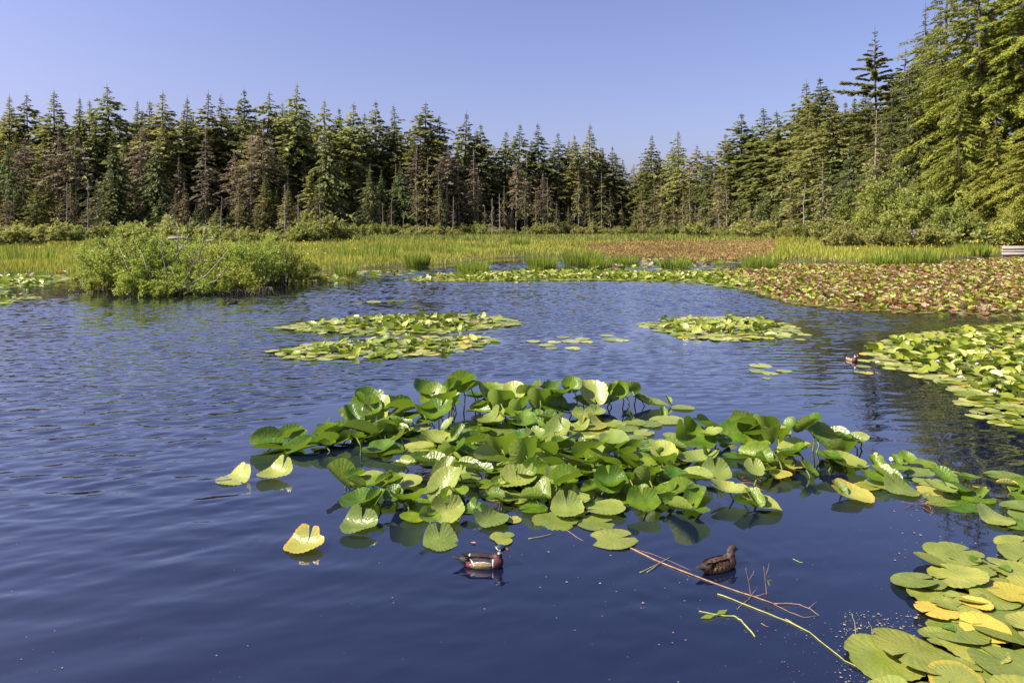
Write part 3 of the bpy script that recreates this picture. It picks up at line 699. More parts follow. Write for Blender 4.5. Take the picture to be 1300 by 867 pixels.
# ------------------------------------------------------------------ meadow
ISLAND = [(88, 378), (88, 356), (140, 348), (330, 348), (392, 352), (392, 378)]
BOG = [(735, 313), (800, 308), (1010, 306), (1010, 318), (970, 332), (850, 333), (740, 331)]
def blades(n, region, hgt, wid, mat, name, seed, lean=.35, clump=.0, hvar=.35, band=None, skip=()):
    """grass blades over land; region = photo rows/columns they were seen in, density even on the ground per distance"""
    r = np.random.default_rng(seed)
    px = r.uniform(region[0], region[2], n * 2); py = r.uniform(region[1], region[3], n * 2)
    y = H_CAM * FPX / (py - HORIZON); X = (px - 650) * y / FPX
    P = np.stack([X, y], 1)
    ok = ~inside(P, pond)
    if band is not None: ok &= inside(np.stack([px, py], 1), band)
    for q_ in skip: ok &= ~(inside(np.stack([px, py], 1), q_) & (edge_dist(np.stack([px, py], 1) * [.12, 1], [(a_ * .12, b_) for a_, b_ in q_]) > r.exponential(.8, len(px))) & (r.random(len(px)) > .02))
    P = P[ok][:n]; n = len(P)
    cl = np.sin(P[:, 0] * 1.3 + 2 * np.sin(P[:, 1] * .6)) * np.sin(P[:, 1] * .9 + np.sin(P[:, 0] * .7))
    big = np.sin(P[:, 0] * .21 + 1.7 * np.sin(P[:, 1] * .13)) * np.sin(P[:, 1] * .17 + np.sin(P[:, 0] * .11))
    h = hgt * (1 + r.normal(0, hvar * .6, n) + .4 * cl + .5 * big).clip(.25, 2.2)
    gz = ground_h(P[:, 0], P[:, 1])
    base = np.column_stack([P, gz - .03])
    az = r.uniform(0, 2 * PI, n); ln = r.uniform(0, lean, n)
    D = unit(np.column_stack([np.cos(az) * ln, np.sin(az) * ln, np.ones(n)]))
    f = r.uniform(0, PI, n) ; S = unit(np.column_stack([np.cos(f), np.sin(f) * .5, np.zeros(n)]))
    S = unit(S - D * np.sum(S * D, 1)[:, None])
    wscale = np.clip(P[:, 1] / 45, .6, 3)
    b = MB()
    b.kites(base, D, S, h, wid * wscale * r.uniform(.6, 1.5, n), 0, np.clip(.52 + .2 * cl - .25 * big + r.normal(0, .2, n), 0, 1), mid=.35)
    return link(name, b.mesh(name, [M[mat]]))
tag(blades(80000, (-120, 299, 1000, 352), .35, .05, 'grass', 'meadow_grass', 5, skip=[ISLAND, BOG]), 'bright yellow-green grass covering the far meadow', 'grass', kind='stuff')
tag(blades(30000, (985, 300, 1460, 336), .46, .05, 'grass', 'shore_grass', 6), 'tall yellow-green grass below the right slope', 'grass', kind='stuff')
tag(blades(16000, (-120, 301, 1000, 309), .6, .045, 'reed', 'far_reeds', 11, skip=[BOG]), 'darker green reeds along the back of the meadow', 'reeds', kind='stuff')
tag(blades(30000, (735, 306, 1010, 333), .14, .10, 'bog', 'bog_plants', 8, band=[(735, 313), (800, 308), (1010, 306), (1010, 318), (970, 330), (850, 331), (740, 330)]), 'low reddish-brown bog plants in the middle of the meadow', 'bog plants', kind='stuff')

def tussock(px, py, h, w_, n, label, seed, mat='sedge'):
    p = at(px, py); r = np.random.default_rng(seed); b = MB()
    a = r.uniform(0, 2 * PI, n); q = np.sqrt(r.uniform(0, 1, n)) * w_ / 2
    base = np.column_stack([np.cos(a) * q, np.sin(a) * q * .7, np.full(n, -.05)])
    ln = r.uniform(0, .45, n)
    D = unit(np.column_stack([np.cos(a) * ln, np.sin(a) * ln, np.ones(n)]))
    f = r.uniform(0, PI, n); S = np.column_stack([np.cos(f), np.sin(f), np.zeros(n)]); S = unit(S - D * np.sum(S * D, 1)[:, None])
    b.kites(base, D, S, h * r.uniform(.5, 1.1, n), .035 * r.uniform(.6, 1.4, n) * (p.y / 35), 0, np.clip(r.normal(.5, .22, n), 0, 1), mid=.35)
    o = link('sedge_tussock', b.mesh('sedge_tussock', [M[mat]]), None, Matrix.Translation(p))
    tag(o, label, 'sedge', 'sedge tussocks in the lily water')
i = 0
for px, py, h, w_, n, lab in [(600, 348, .75, 1.6, 500, 'sedge tussock at the left end of the lily strip'), (688, 345, 1.05, 1.5, 600, 'tall sedge tussock in the middle of the lily strip'), (740, 338, 1.15, 2.4, 700, 'widest sedge tussock behind the lily strip'),
        (792, 337, .8, 1.6, 300, 'thin sedge tussock right of the widest one'), (857, 341, .75, 1.8, 400, 'low sedge tussock left of the red lily bed'), (965, 342, .95, 1.8, 500, 'sedge tussock at the edge of the red lily bed'), (678, 347, .5, .5, 80, 'tiny sedge tuft on the lily strip'),
        (322, 352, .9, 1.6, 300, 'sedge tussock at the right foot of the shrub island'), (438, 350, .75, 1.0, 200, 'small sedge tussock beside the lily pads right of the island'), (530, 339, 1.1, 1.3, 350, 'dark sedge tussock at the meadow edge'), (762, 341, .8, 1.2, 250, 'small sedge tussock beside the widest one')]:
    i += 1; tussock(px, py, h, w_, n, lab, 200 + i)
for k_, (px, py) in enumerate([(430, 330), (500, 322), (470, 334), (610, 318), (660, 314), (35, 338), (410, 322), (560, 326)]):
    i += 1; tussock(px, py, .9 + .3 * (k_ % 3), 2.2 + (k_ % 4), 420, ['dark sedge clump in the meadow right of the island', 'long dark sedge clump in the middle of the left meadow', 'dark sedge clump near the water edge right of the island', 'far sedge clump in the meadow centre', 'farthest sedge clump in the meadow left of the bog', 'sedge clump at the far left meadow edge', 'sedge clump just behind the island right end', 'sedge clump in the meadow above the channel'][k_], 270 + i)
for px, py, h, w_, n, lab in [(1165, 336, 1.1, 2.6, 700, 'blue-green iris clump at the edge of the red lilies'), (1235, 326, 1.2, 2.2, 500, 'blue-green iris clump left of the wooden railing'), (1120, 337, .9, 2.0, 400, 'blue-green iris clump, leftmost by the red lilies')]:
    i += 1; tussock(px, py, h, w_, n, lab, 200 + i)

# flowers in the grass
def dots(n, box, z0, z1, s, mat, name, seed, label, cat):
    r = np.random.default_rng(seed)
    px = r.uniform(box[0], box[2], n); py = r.uniform(box[1], box[3], n)
    y = H_CAM * FPX / (py - HORIZON); X = (px - 650) * y / FPX
    base = np.column_stack([X, y, np.maximum(0, ground_h(X, y)) + r.uniform(z0, z1, n)])
    b = MB()
    for k in range(3):
        D = unit(r.normal(0, 1, (n, 3)) + [0, 0, .4]); S = unit(np.cross(D, r.normal(0, 1, (n, 3))))
        b.kites(base, D, S, s, s * .7)
    tag(link(name, b.mesh(name, [M[mat]])), label, cat, kind='stuff')
dots(90, (-20, 322, 470, 342), .55, .9, .11, 'yellow', 'yellow_meadow_flowers', 1, 'yellow flowers dotted over the left meadow', 'flowers')
dots(150, (1180, 315, 1330, 326), .7, 1.1, .10, 'yellow', 'yellow_irises', 2, 'yellow irises beside the wooden railing', 'flowers')
dots(50, (1060, 317, 1200, 330), .5, .8, .09, 'yellow', 'yellow_shore_flowers', 3, 'yellow flowers in the tall shore grass', 'flowers')
dots(60, (1138, 317, 1162, 321), 1.1, 1.7, .16, 'violet', 'violet_flowers', 4, 'violet flowers at the foot of the right slope', 'flowers')

# ------------------------------------------------------------------ shrub island
WIL = [bushy(301, 2.9, 3.8, 34, 10, 26, .11, .05, 'willow', 'bark', .55, 0, 0, 1.1), bushy(302, 2.5, 3.4, 30, 10, 26, .10, .048, 'willow', 'bark', .6, 0, 0, 1.1), bushy(303, 1.6, 2.8, 28, 9, 24, .10, .05, 'willow', 'bark', .7)]
def willow(v, px, py, h, wd, label, dy=0.0):
    p = at(px, py); p.y += dy; h0 = (2.9, 2.5, 1.6)[v]; s = h / h0
    gz = max(0, float(ground_h(np.array([p.x]), np.array([p.y]))[0]))
    root = empty('willow_shrub', (p.x, p.y, gz))
    Mx = Matrix.Translation((p.x, p.y, gz)) @ Matrix.Rotation(px * .37, 4, 'Z') @ Matrix.Diagonal((s * wd, s * wd, s, 1))
    for me in WIL[v]: link(me.name.split('.')[0], me, root, Mx)
    tag(root, label, 'shrub', 'willow shrubs on the island')
willow(0, 160, 372, 2.55, 1.05, 'tallest leafy willow, at the left end of the shrub island', .8)
willow(1, 122, 367, 1.9, 1.0, 'lower willow at the outer left tip of the island', .8)
willow(1, 205, 373, 2.0, 1.0, 'bright willow left of the bare branches', .9)
willow(2, 178, 376, 1.3, 1.1, 'low willow overhanging the water at the island front', .5)
willow(2, 120, 371, 1.1, 1.1, 'low willow overhanging the water at the island left corner', .4)
willow(1, 262, 368, 1.9, 1.1, 'willow behind the bare branches', 1.6)
willow(1, 312, 368, 2.15, 1.05, 'willow right of the bare branches', .8)
willow(0, 345, 364, 2.2, .85, 'rounded willow at the right end of the island', .9)
willow(2, 365, 362, 1.35, 1.1, 'low willow at the outer right tip of the island', .5)
willow(2, 300, 373, 1.15, 1.1, 'low willow above the root tangle', .4)
willow(2, 235, 374, 1.1, 1.0, 'low willow beneath the bare branches', .7)
willow(1, 230, 358, 2.1, 1.3, 'willow in the middle back of the island')
willow(2, 270, 375, .8, 1.2, 'low green growth under the bare branches at the island waterline', .2)
willow(2, 205, 377, .8, 1.3, 'low green growth at the front waterline of the island', .3)
tussock(252, 371, 1.1, 1.2, 160, 'sedge growing through the bare branches of the island', 231)
tussock(190, 376, .5, 1.0, 120, 'sedge at the island water edge', 232)
# bare branches
def polytube(b, pts, r0, r1, sides=5): b.tube(np.array([list(p) for p in pts]), r0, r1, sides)
root = empty('fallen_dead_branches', at(232, 374))
tag(root, 'bare grey dead branches sprawling over the middle of the shrub island', 'dead branches')
y0 = at(232, 375).y
def pz(px, py, dy=0.0):
    """point standing over the island front, read off the photo at the island's own distance"""
    y = y0 + dy
    return np.array([(px - 650) * y / FPX, y, H_CAM - (py - HORIZON) * y / FPX])
for path, r0 in [([(218, 374), (240, 362), (262, 350), (280, 330), (290, 318)], .03), ([(236, 373), (256, 364), (275, 356), (287, 340)], .028), ([(212, 372), (210, 340), (205, 318), (203, 296)], .022), ([(222, 330), (232, 312), (238, 292), (242, 276)], .022),
                 ([(225, 320), (226, 300), (220, 282), (210, 270)], .016), ([(252, 330), (257, 310), (260, 292), (264, 278)], .018), ([(214, 303), (228, 302), (249, 305)], .045), ([(262, 306), (276, 304), (278, 312)], .03), ([(200, 372), (188, 345), (180, 322)], .02),
                 ([(232, 360), (245, 335), (250, 315)], .02), ([(178, 372), (162, 340), (150, 310)], .018), ([(256, 348), (248, 332), (236, 322)], .014), ([(257, 331), (272, 332)], .03), ([(230, 372), (222, 350), (216, 338)], .015), ([(205, 296), (210, 286), (216, 280)], .01), ([(240, 285), (236, 278), (232, 274)], .009)]:
    b = MB(); polytube(b, [pz(x, y, -.55 + .05 * (x % 7)) for x, y in path], r0 * 1.2, r0 * .45)
    link('branch', b.mesh('branch', [M['grey_wood']]), root, Matrix.Identity(4))
# exposed roots at the waterline
r = np.random.default_rng(17); b = MB()
for k in range(70):
    x = r.uniform(262, 345); p = pz(x, 372 - (x - 262) * .06 + r.uniform(-4, 3), r.uniform(-.1, .4)); q = p + r.normal(0, .16, 3); q[2] = -.05
    b.tube([p, (p + q) / 2 + r.normal(0, .05, 3), q], .016, .007, 4)
tag(link('exposed_roots', b.mesh('exposed_roots', [M['bark']])), 'brown tangle of exposed roots at the island waterline', 'roots', kind='stuff')

# ------------------------------------------------------------------ wooden railing at the right edge
p0 = at(1272, 325); root = empty('wooden_railing', p0); root['label'] = 'weathered grey plank railing at the right edge beyond the lilies'; root['category'] = 'railing'
for k, z in enumerate((.16, .40, .63)):
    b = MB(); b.box((p0.x + 2.6, p0.y + .02 * (k % 2), z), (5.2, .06, .21)); link('plank', b.mesh('plank', [M['plank']]), root)
b = MB(); b.box((p0.x + 2.6, p0.y + .1, .77), (5.3, .26, .05)); link('cap_plank', b.mesh('cap_plank', [M['plank']]), root)
for k in range(4):
    b = MB(); b.box((p0.x + .15 + k * 1.6, p0.y + .12, .2), (.12, .12, 1.05)); link('post', b.mesh('post', [M['plank']]), root)

# ------------------------------------------------------------------ lily leaves
def curl(u, A, w_):
    """bend a flat strip: distance u>=0 -> (in-plane, lift) along an arc that reaches angle A after width w_"""
    t = np.linspace(0, 1.6, 60); ang = A * np.clip(t / w_, 0, 1)
    dx = np.concatenate([[0], np.cumsum(np.cos(ang[:-1]) * np.diff(t))]); dz = np.concatenate([[0], np.cumsum(np.sin(ang[:-1]) * np.diff(t))])
    return np.interp(u, t, dx), np.interp(u, t, dz)

def leaf_shape(seed, nang=54, rings=(.22, .45, .68, .86, 1.0), notch=12, lobes=0.0, fold=(0, 0), cup=0.0, tipcurl=0.0, wav=.03, pleat=.010, width=.92, ragged=.010, bites=0):
    """heart-shaped lily leaf of unit radius, tip to +Y, cleft to -Y"""
    r = np.random.default_rng(seed)
    th = np.linspace(-PI + R(notch), PI - R(notch), nang)
    V = [[0, -.02, 0]]; UV = [[0, 0, 0]]
    ph = r.uniform(0, 6, 4)
    edge = 1 + .022 * np.sin(3 * th + ph[0]) + .012 * np.sin(5 * th + ph[1]) + r.normal(0, ragged, nang)
    for _ in range(bites):
        c_ = r.uniform(-2.4, 2.4); edge *= 1 - r.uniform(.04, .15) * np.exp(-((th - c_) / r.uniform(.09, .22)) ** 2)
    edge *= 1 - .22 * np.clip((np.abs(th) - R(150)) / R(30), 0, 1) ** 1.5
    for ri in rings:
        thr = np.linspace(-PI + R(notch * np.clip((ri - .3) / .5, .04, 1)), PI - R(notch * np.clip((ri - .3) / .5, .04, 1)), nang)
        for j, t in enumerate(thr):
            rr = ri * (edge[j] if ri > .6 else 1)
            V.append([math.sin(t) * rr * width, math.cos(t) * rr, ri * pleat * (1 if j % 2 else -1) + wav * ri ** 2 * (math.sin(2 * t + ph[2]) + .45 * math.sin(4 * t + ph[3]))])
            UV.append([ri, t, 0])
    V = np.array(V); UV = np.array(UV)
    V[:, 2] += cup * (V[:, 0] ** 2 + V[:, 1] ** 2)
    if lobes:
        for sd_, k_ in ((1, 1.0 - .28 * r.random()), (-1, 1.0 - .28 * r.random())):
            q_ = np.clip(V[:, 0] * sd_ / .25 + .5, 0, 1); m = (V[:, 1] < .15) & (V[:, 0] * sd_ >= 0)
            u = .15 - V[m, 1]; a, z = curl(u, lobes * k_, .6); nz = V[m, 2]; V[m, 1] = .15 - a; V[m, 2] = z + nz * .8
            V[m, 0] *= 1 - .12 * z
    if tipcurl:
        m = V[:, 1] > .2; a, z = curl(V[m, 1] - .2, tipcurl, .7); V[m, 1] = .2 + a; V[m, 2] += z
    for s, A in ((1, fold[0]), (-1, fold[1])):
        if A:
            m = V[:, 0] * s > 0; a, z = curl(np.abs(V[m, 0]), A, .5); V[m, 0] = a * s; V[m, 2] += z
    T3 = [[0, 1 + j + 1, 1 + j] for j in range(nang - 1)]
    Q = []
    for k in range(len(rings) - 1):
        a = 1 + k * nang; c = a + nang
        Q += [[a + j, a + j + 1, c + j + 1, c + j] for j in range(nang - 1)]
    return V, np.array(T3), np.array(Q), UV

def leaf_mesh(name, mat, *a, **k):
    V, T3, Q, UV = leaf_shape(*a, **k)
    return mesh(name, V, [T3, Q], [M[mat]], smooth=True, uv=UV)

KIND = {'F': dict(wav=.03, pleat=.002), 'W': dict(wav=.05, cup=.06), 'B': dict(lobes=R(62), wav=.03), 'T': dict(fold=(R(38), R(38)), wav=.04), 'S': dict(fold=(R(66), R(58)), wav=.04),
        'C': dict(cup=.38, wav=.06, pleat=.016), 'A': dict(fold=(R(75), R(12)), wav=.04), 'L': dict(lobes=R(38), fold=(R(22), R(30)), wav=.05), 'G': dict(lobes=R(88), fold=(R(10), R(18)), wav=.05, pleat=.018)}
LEAFM = {}
for kd, kw in KIND.items():
    for mt in ('leaf', 'leaf_pale', 'leaf_yellow', 'pad', 'pad_yellow'):
        if mt.startswith('pad') and kd not in 'FWB': continue
        LEAFM[kd, mt] = [leaf_mesh('leaf', mt, 40 + v * 7 + ord(kd), notch=(8, 11, 5)[v], width=(.9, .84, .96)[v], bites=(0, 1, 2)[v] if kd in 'FW' else (1, 2, 3)[v], **kw) for v in range(3)]
b = MB(); b.tube([[0, 0, 0], [.04, 0, -.35], [.02, .02, -.7], [0, 0, -1]], .0075, .010, 6); STALK = b.mesh('stalk', [M['stalk']], smooth=True)

LR = np.random.default_rng(99)
CNT = [0]
def leaf(root, px, py, w_, kd, yaw=0, tilt=0, roll=0, lift=0.0, mat='leaf', name='leaf', lab=None, v=None):
    CNT[0] += 1
    z = lift + .004 + (CNT[0] % 23) * .0007
    p = at(px, py, z)
    s = w_ * .5 * p.y / FPX / (.96 if kd == 'F' else 1.04)
    v = int(LR.integers(3)) if v is None else v
    jit = LR.normal(0, 1, 3)
    k = 1.0 if lift > .02 else .25
    Mx = Matrix.Translation(p) @ Matrix.Rotation(R(yaw - 90 + jit[0] * 6), 4, 'Z') @ Matrix.Rotation(R(tilt + jit[1] * 5 * k), 4, 'X') @ Matrix.Rotation(R(roll + jit[2] * 5 * k), 4, 'Y') @ Matrix.Diagonal((s, s, s, 1))
    o = link(name, LEAFM[kd, mat][v], root, Mx)
    if lab: o['label'] = lab
    if lift > .045 and name == 'leaf':
        sh = Matrix.Translation(p + Vector((0, 0, -.004))) @ Matrix.Rotation(LR.uniform(-.22, .22), 4, 'X') @ Matrix.Rotation(LR.uniform(-.22, .22), 4, 'Y') @ Matrix.Diagonal((1, 1, lift + .12, 1))
        link('stalk', STALK, o, sh)
    return o

def U(root, px, py, w_, lift, yaw=-90, tilt=58, kd='T', mat='leaf', roll=0): return leaf(root, px, py, w_, kd, yaw, tilt, roll, lift, mat)   # underside to the viewer
def V_(root, px, py, w_, lift, yaw=90, tilt=42, kd='T', mat='leaf', roll=0): return leaf(root, px, py, w_, kd, yaw, tilt, roll, lift, mat)   # top side to the viewer

def plant(px, py, label, cat='pond lily', name='pond_lily'):
    r_ = empty(name, at(px, py)); tag(r_, label, cat); return r_

# lone leaves left of the patch
a = plant(300, 606, 'single pale pond-lily leaf floating farthest left, tip to the left'); leaf(a, 299, 607, 50, 'B', 235, 0, 0, 0, 'leaf_pale')
a = plant(358, 600, 'single pond-lily leaf with two shiny upright lobes, second from the left'); leaf(a, 352, 602, 54, 'G', 248, 4, 0, .02, 'leaf_pale')
a = plant(390, 690, 'single yellowing pond-lily leaf left of the male duck'); leaf(a, 388, 692, 56, 'G', 258, 0, 0, 0, 'leaf_yellow')
# left arm of the patch
a = plant(400, 560, 'low leaves forming the left arm of the big leaf patch')
for args in [(345, 569, 54, 'T', 185, 0, 6, .03), (340, 560, 46, 'A', 200, 10, 0, .05), (368, 552, 40, 'S', 30, 14, 0, .07), (380, 556, 30, 'S', 60, 20, 0, .06), (386, 568, 52, 'T', 215, -4, 0, .03), (408, 562, 50, 'A', 40, 6, 0, .04), (420, 553, 52, 'S', 25, 6, 0, .06),
             (434, 547, 46, 'T', 30, 8, 0, .08), (445, 556, 44, 'A', 10, 0, 0, .03), (354, 552, 30, 'F', 0, 0, 0, 0), (430, 562, 40, 'L', 200, 0, 0, .02)]: leaf(a, *args)
# tall left clump
a = plant(485, 555, 'tall clump of upright leaves at the back left of the patch')
V_(a, 468, 507, 40, .26, 100, 20, 'C'); leaf(a, 462, 524, 58, 'G', 250, 0, 0, .13); V_(a, 480, 521, 46, .16, 70, 50, 'T', 'leaf_pale'); leaf(a, 456, 546, 52, 'T', 215, 18, 20, .09, 'leaf_pale'); V_(a, 447, 530, 40, .14, 130, 50, 'S')
leaf(a, 506, 517, 48, 'S', 200, 8, 0, .18); leaf(a, 515, 522, 40, 'T', 20, 8, -10, .14, 'leaf_pale'); leaf(a, 495, 541, 48, 'T', 190, 0, 0, .09); leaf(a, 508, 548, 40, 'A', 250, 0, 0, .05); leaf(a, 528, 543, 42, 'W', 20, 0, 0, .02, 'leaf_pale'); leaf(a, 470, 553, 46, 'L', 220, 0, 0, .03); leaf(a, 440, 520, 24, 'F', 180)
U(a, 488, 548, 40, .07); leaf(a, 482, 572, 50, 'L', 195, 0, 0, .03); leaf(a, 500, 575, 40, 'T', 20, 8, 0, .04); leaf(a, 520, 532, 42, 'L', 160, 0, 0, .08)
# back clump with tall stalks
a = plant(560, 540, 'clump on tall stalks at the back of the patch, left of centre')
leaf(a, 539, 495, 34, 'C', 120, 20, 0, .36); V_(a, 551, 503, 38, .31, 60, 35, 'C'); U(a, 566, 510, 42, .27, -60, 50); leaf(a, 556, 523, 46, 'C', 250, -22, 0, .2); U(a, 537, 523, 40, .18, -110, 55); leaf(a, 586, 487, 46, 'S', 25, 10, 0, .38); U(a, 574, 491, 30, .37)
leaf(a, 598, 493, 36, 'S', 40, 14, 0, .32); V_(a, 577, 512, 32, .22, 30, 60, 'S', 'leaf_pale'); leaf(a, 548, 536, 40, 'L', 200, 0, 0, .05); leaf(a, 556, 559, 54, 'L', 25, 6, 10, .05, 'leaf_pale'); leaf(a, 590, 546, 46, 'W', 20, 4, 0, .03, 'leaf_pale')
leaf(a, 530, 567, 46, 'F', 10, mat='leaf_pale'); leaf(a, 560, 577, 42, 'F', 80, mat='leaf_pale'); leaf(a, 600, 537, 34, 'F', 40)
# back centre clump
a = plant(660, 530, 'broad clump at the back of the patch, centre')
V_(a, 624, 500, 48, .24, 110, 32, 'T'); V_(a, 651, 501, 44, .27, 80, 40, 'L', 'leaf_pale'); U(a, 636, 512, 48, .19); U(a, 673, 499, 46, .3, -60, 40, 'S'); leaf(a, 606, 505, 40, 'L', 190, 6, 0, .18); U(a, 686, 508, 44, .24, -85, 62); leaf(a, 703, 494, 40, 'S', 70, 20, 0, .34)
U(a, 714, 501, 52, .28, -40, 30, 'T'); leaf(a, 726, 490, 28, 'C', 90, 40, 0, .33); U(a, 662, 518, 46, .17, -60, 45, 'S'); leaf(a, 654, 527, 48, 'L', 200, 12, 0, .11); leaf(a, 672, 528, 40, 'W', 30, 4, 0, .06, 'leaf_pale'); leaf(a, 706, 519, 46, 'A', 200, 12, 0, .12)
leaf(a, 722, 520, 44, 'L', 20, 0, 0, .06); leaf(a, 626, 534, 46, 'G', 200, 0, 0, .05, 'leaf_pale'); leaf(a, 612, 530, 30, 'F', 20); leaf(a, 690, 541, 54, 'B', 270, 0, 0, .03); leaf(a, 640, 547, 46, 'F', 80, mat='leaf_pale'); leaf(a, 665, 540, 40, 'L', 300, 0, 0, .04); leaf(a, 618, 515, 40, 'T', 200, 0, 0, .1)
leaf(a, 700, 532, 40, 'L', 120, 0, 0, .04); leaf(a, 606, 522, 36, 'A', 150, 0, 0, .07)
# back right small clump
a = plant(775, 515, 'clump at the back right of the patch beside the open water')
V_(a, 752, 499, 46, .22, 110, 34, 'T', 'leaf_pale'); U(a, 774, 497, 36, .22, -60, 40, 'S'); leaf(a, 788, 497, 28, 'C', 60, 50, 0, .22); U(a, 803, 496, 28, .2, -100, 45, 'C'); leaf(a, 772, 509, 44, 'L', 200, 4, 0, .08); leaf(a, 757, 511, 32, 'S', 240, 0, 0, .07); leaf(a, 740, 512, 30, 'S', 150, 20, 0, .12)
leaf(a, 795, 503, 30, 'S', 260, 20, 0, .1)
a = plant(832, 513, 'cupped pond-lily leaf floating at the back right, its raised lobe shading it'); leaf(a, 828, 514, 44, 'L', 20, 0, 0, .03, 'leaf_pale'); leaf(a, 815, 509, 26, 'S', 140, 20, 0, .06)
a = plant(862, 518, 'lone flat leaf with one upright lobe at the far back right'); leaf(a, 866, 517, 30, 'F', 0, mat='leaf_pale'); leaf(a, 848, 508, 14, 'S', 110, 50, 0, .06)
a = plant(846, 531, 'flat pale leaf right of the small pads, with a dark raised lobe'); leaf(a, 846, 533, 44, 'F', 10, mat='leaf_pale'); leaf(a, 842, 524, 18, 'S', 100, 60, 0, .03)
# folded pair
a = plant(750, 535, 'rolled yellowish leaves between the back clumps')
leaf(a, 740, 529, 34, 'G', 260, 0, 0, .05, 'leaf_pale'); leaf(a, 757, 524, 26, 'G', 280, 0, 0, .09, 'leaf_pale'); leaf(a, 752, 540, 40, 'B', 300, 0, 0, .02, 'leaf_yellow'); leaf(a, 735, 541, 36, 'B', 200, 0, 0, .02, 'leaf_pale')
# floating small pads
a = plant(800, 545, 'small flat pads floating between the back and right clumps')
for px, py, ww in [(778, 538, 34), (806, 536, 30), (826, 538, 28), (796, 543, 30), (818, 549, 28), (807, 557, 32), (836, 561, 32), (776, 547, 30), (760, 548, 26), (740, 550, 30), (852, 552, 22), (780, 553, 26), (760, 556, 30), (846, 573, 30), (832, 571, 30)]: leaf(a, px, py, ww, 'F', LR.uniform(0, 360), mat='leaf_pale')
# middle of the patch
a = plant(660, 590, 'dense middle of the leaf patch with leaves on stalks')
leaf(a, 602, 561, 48, 'S', 200, 6, 0, .07); U(a, 636, 566, 54, .12, -100, 45); U(a, 575, 574, 50, .07, -60, 30, 'S'); leaf(a, 622, 584, 52, 'S', 220, 16, 0, .09, 'leaf_pale'); U(a, 667, 577, 54, .18, -70, 66); U(a, 690, 571, 50, .16, -110, 40, 'S'); V_(a, 710, 549, 44, .07, 60, 45, 'T', 'leaf_pale')
leaf(a, 733, 584, 56, 'W', 200, 14, 12, .09, 'leaf_pale'); leaf(a, 646, 560, 44, 'W', 30, 4, 0, .03, 'leaf_pale'); leaf(a, 660, 557, 40, 'L', 200, 0, 0, .05); leaf(a, 696, 556, 42, 'L', 150, 0, 0, .06); leaf(a, 600, 577, 46, 'L', 340, 0, 0, .03); leaf(a, 650, 592, 44, 'W', 60, 0, 0, .02, 'leaf_pale')
U(a, 700, 590, 46, .09, -140, 40, 'S'); leaf(a, 682, 600, 50, 'A', 200, 10, 0, .06); leaf(a, 620, 600, 44, 'L', 20, 4, 0, .05); leaf(a, 718, 560, 44, 'W', 10, 0, 0, .04, 'leaf_pale'); leaf(a, 580, 560, 40, 'W', 80, 0, 0, .02); leaf(a, 730, 570, 42, 'L', 250, 0, 0, .04); leaf(a, 610, 548, 40, 'L', 100, 0, 0, .03)
leaf(a, 640, 604, 40, 'F', 30); leaf(a, 590, 592, 40, 'S', 150, 4, 0, .05); leaf(a, 568, 586, 44, 'F', 210, mat='leaf_pale'); leaf(a, 676, 562, 40, 'F', 120, mat='leaf_pale')
a = plant(790, 590, 'leaves on stalks right of the patch middle')
V_(a, 779, 562, 48, .11, 90, 30, 'L', 'leaf_pale'); U(a, 780, 569, 46, .1, -95, 40); U(a, 808, 567, 36, .11, -60, 50); U(a, 752, 571, 58, .15, -50, 38, 'T'); leaf(a, 765, 585, 52, 'T', 200, 14, 0, .1); U(a, 796, 586, 44, .08, -130, 45, 'S'); leaf(a, 815, 588, 44, 'L', 30, 6, 0, .07)
V_(a, 843, 576, 46, .09, 90, 26, 'L', 'leaf_pale'); U(a, 842, 586, 50, .09, -95, 40); leaf(a, 818, 577, 40, 'F', 10, mat='leaf_yellow'); leaf(a, 862, 575, 34, 'A', 200, 0, 0, .03); leaf(a, 826, 573, 34, 'F', 100, mat='leaf_pale'); leaf(a, 770, 595, 40, 'F', 60, mat='leaf_pale'); leaf(a, 740, 600, 40, 'L', 80, 0, 0, .03)
# right big clump
a = plant(885, 590, 'large ribbed leaf facing the viewer, left of the right clump')
leaf(a, 878, 557, 66, 'G', 330, 4, 8, .07, v=0); leaf(a, 896, 541, 44, 'S', 200, 30, 0, .16); leaf(a, 886, 585, 60, 'L', 205, 0, 0, .03, 'leaf_pale'); leaf(a, 902, 578, 34, 'S', 240, 20, 0, .06); leaf(a, 857, 570, 34, 'F', 200, mat='leaf_pale'); leaf(a, 850, 563, 28, 'F', 20, mat='leaf_yellow')
a = plant(960, 570, 'high leaves of the right-hand clump')
leaf(a, 938, 555, 60, 'T', 340, 6, 22, .1); leaf(a, 946, 537, 44, 'S', 200, 6, 0, .24); leaf(a, 958, 541, 40, 'T', 20, 6, 0, .2); U(a, 972, 541, 42, .25, -120, 66); U(a, 988, 554, 48, .19, -85, 58); leaf(a, 1002, 540, 24, 'C', 20, 40, 0, .24); leaf(a, 958, 580, 48, 'S', 335, -4, 12, .07); leaf(a, 974, 585, 40, 'T', 20, 8, 0, .06)
leaf(a, 986, 601, 38, 'B', 340, 4, 0, .03, 'leaf_yellow'); leaf(a, 925, 541, 22, 'F', 180, mat='leaf_pale'); leaf(a, 932, 578, 30, 'F', 10); leaf(a, 960, 562, 40, 'L', 300, 0, 0, .08); leaf(a, 1000, 575, 36, 'L', 120, 0, 0, .06)
a = plant(1030, 570, 'big folded leaves at the right of the right-hand clump')
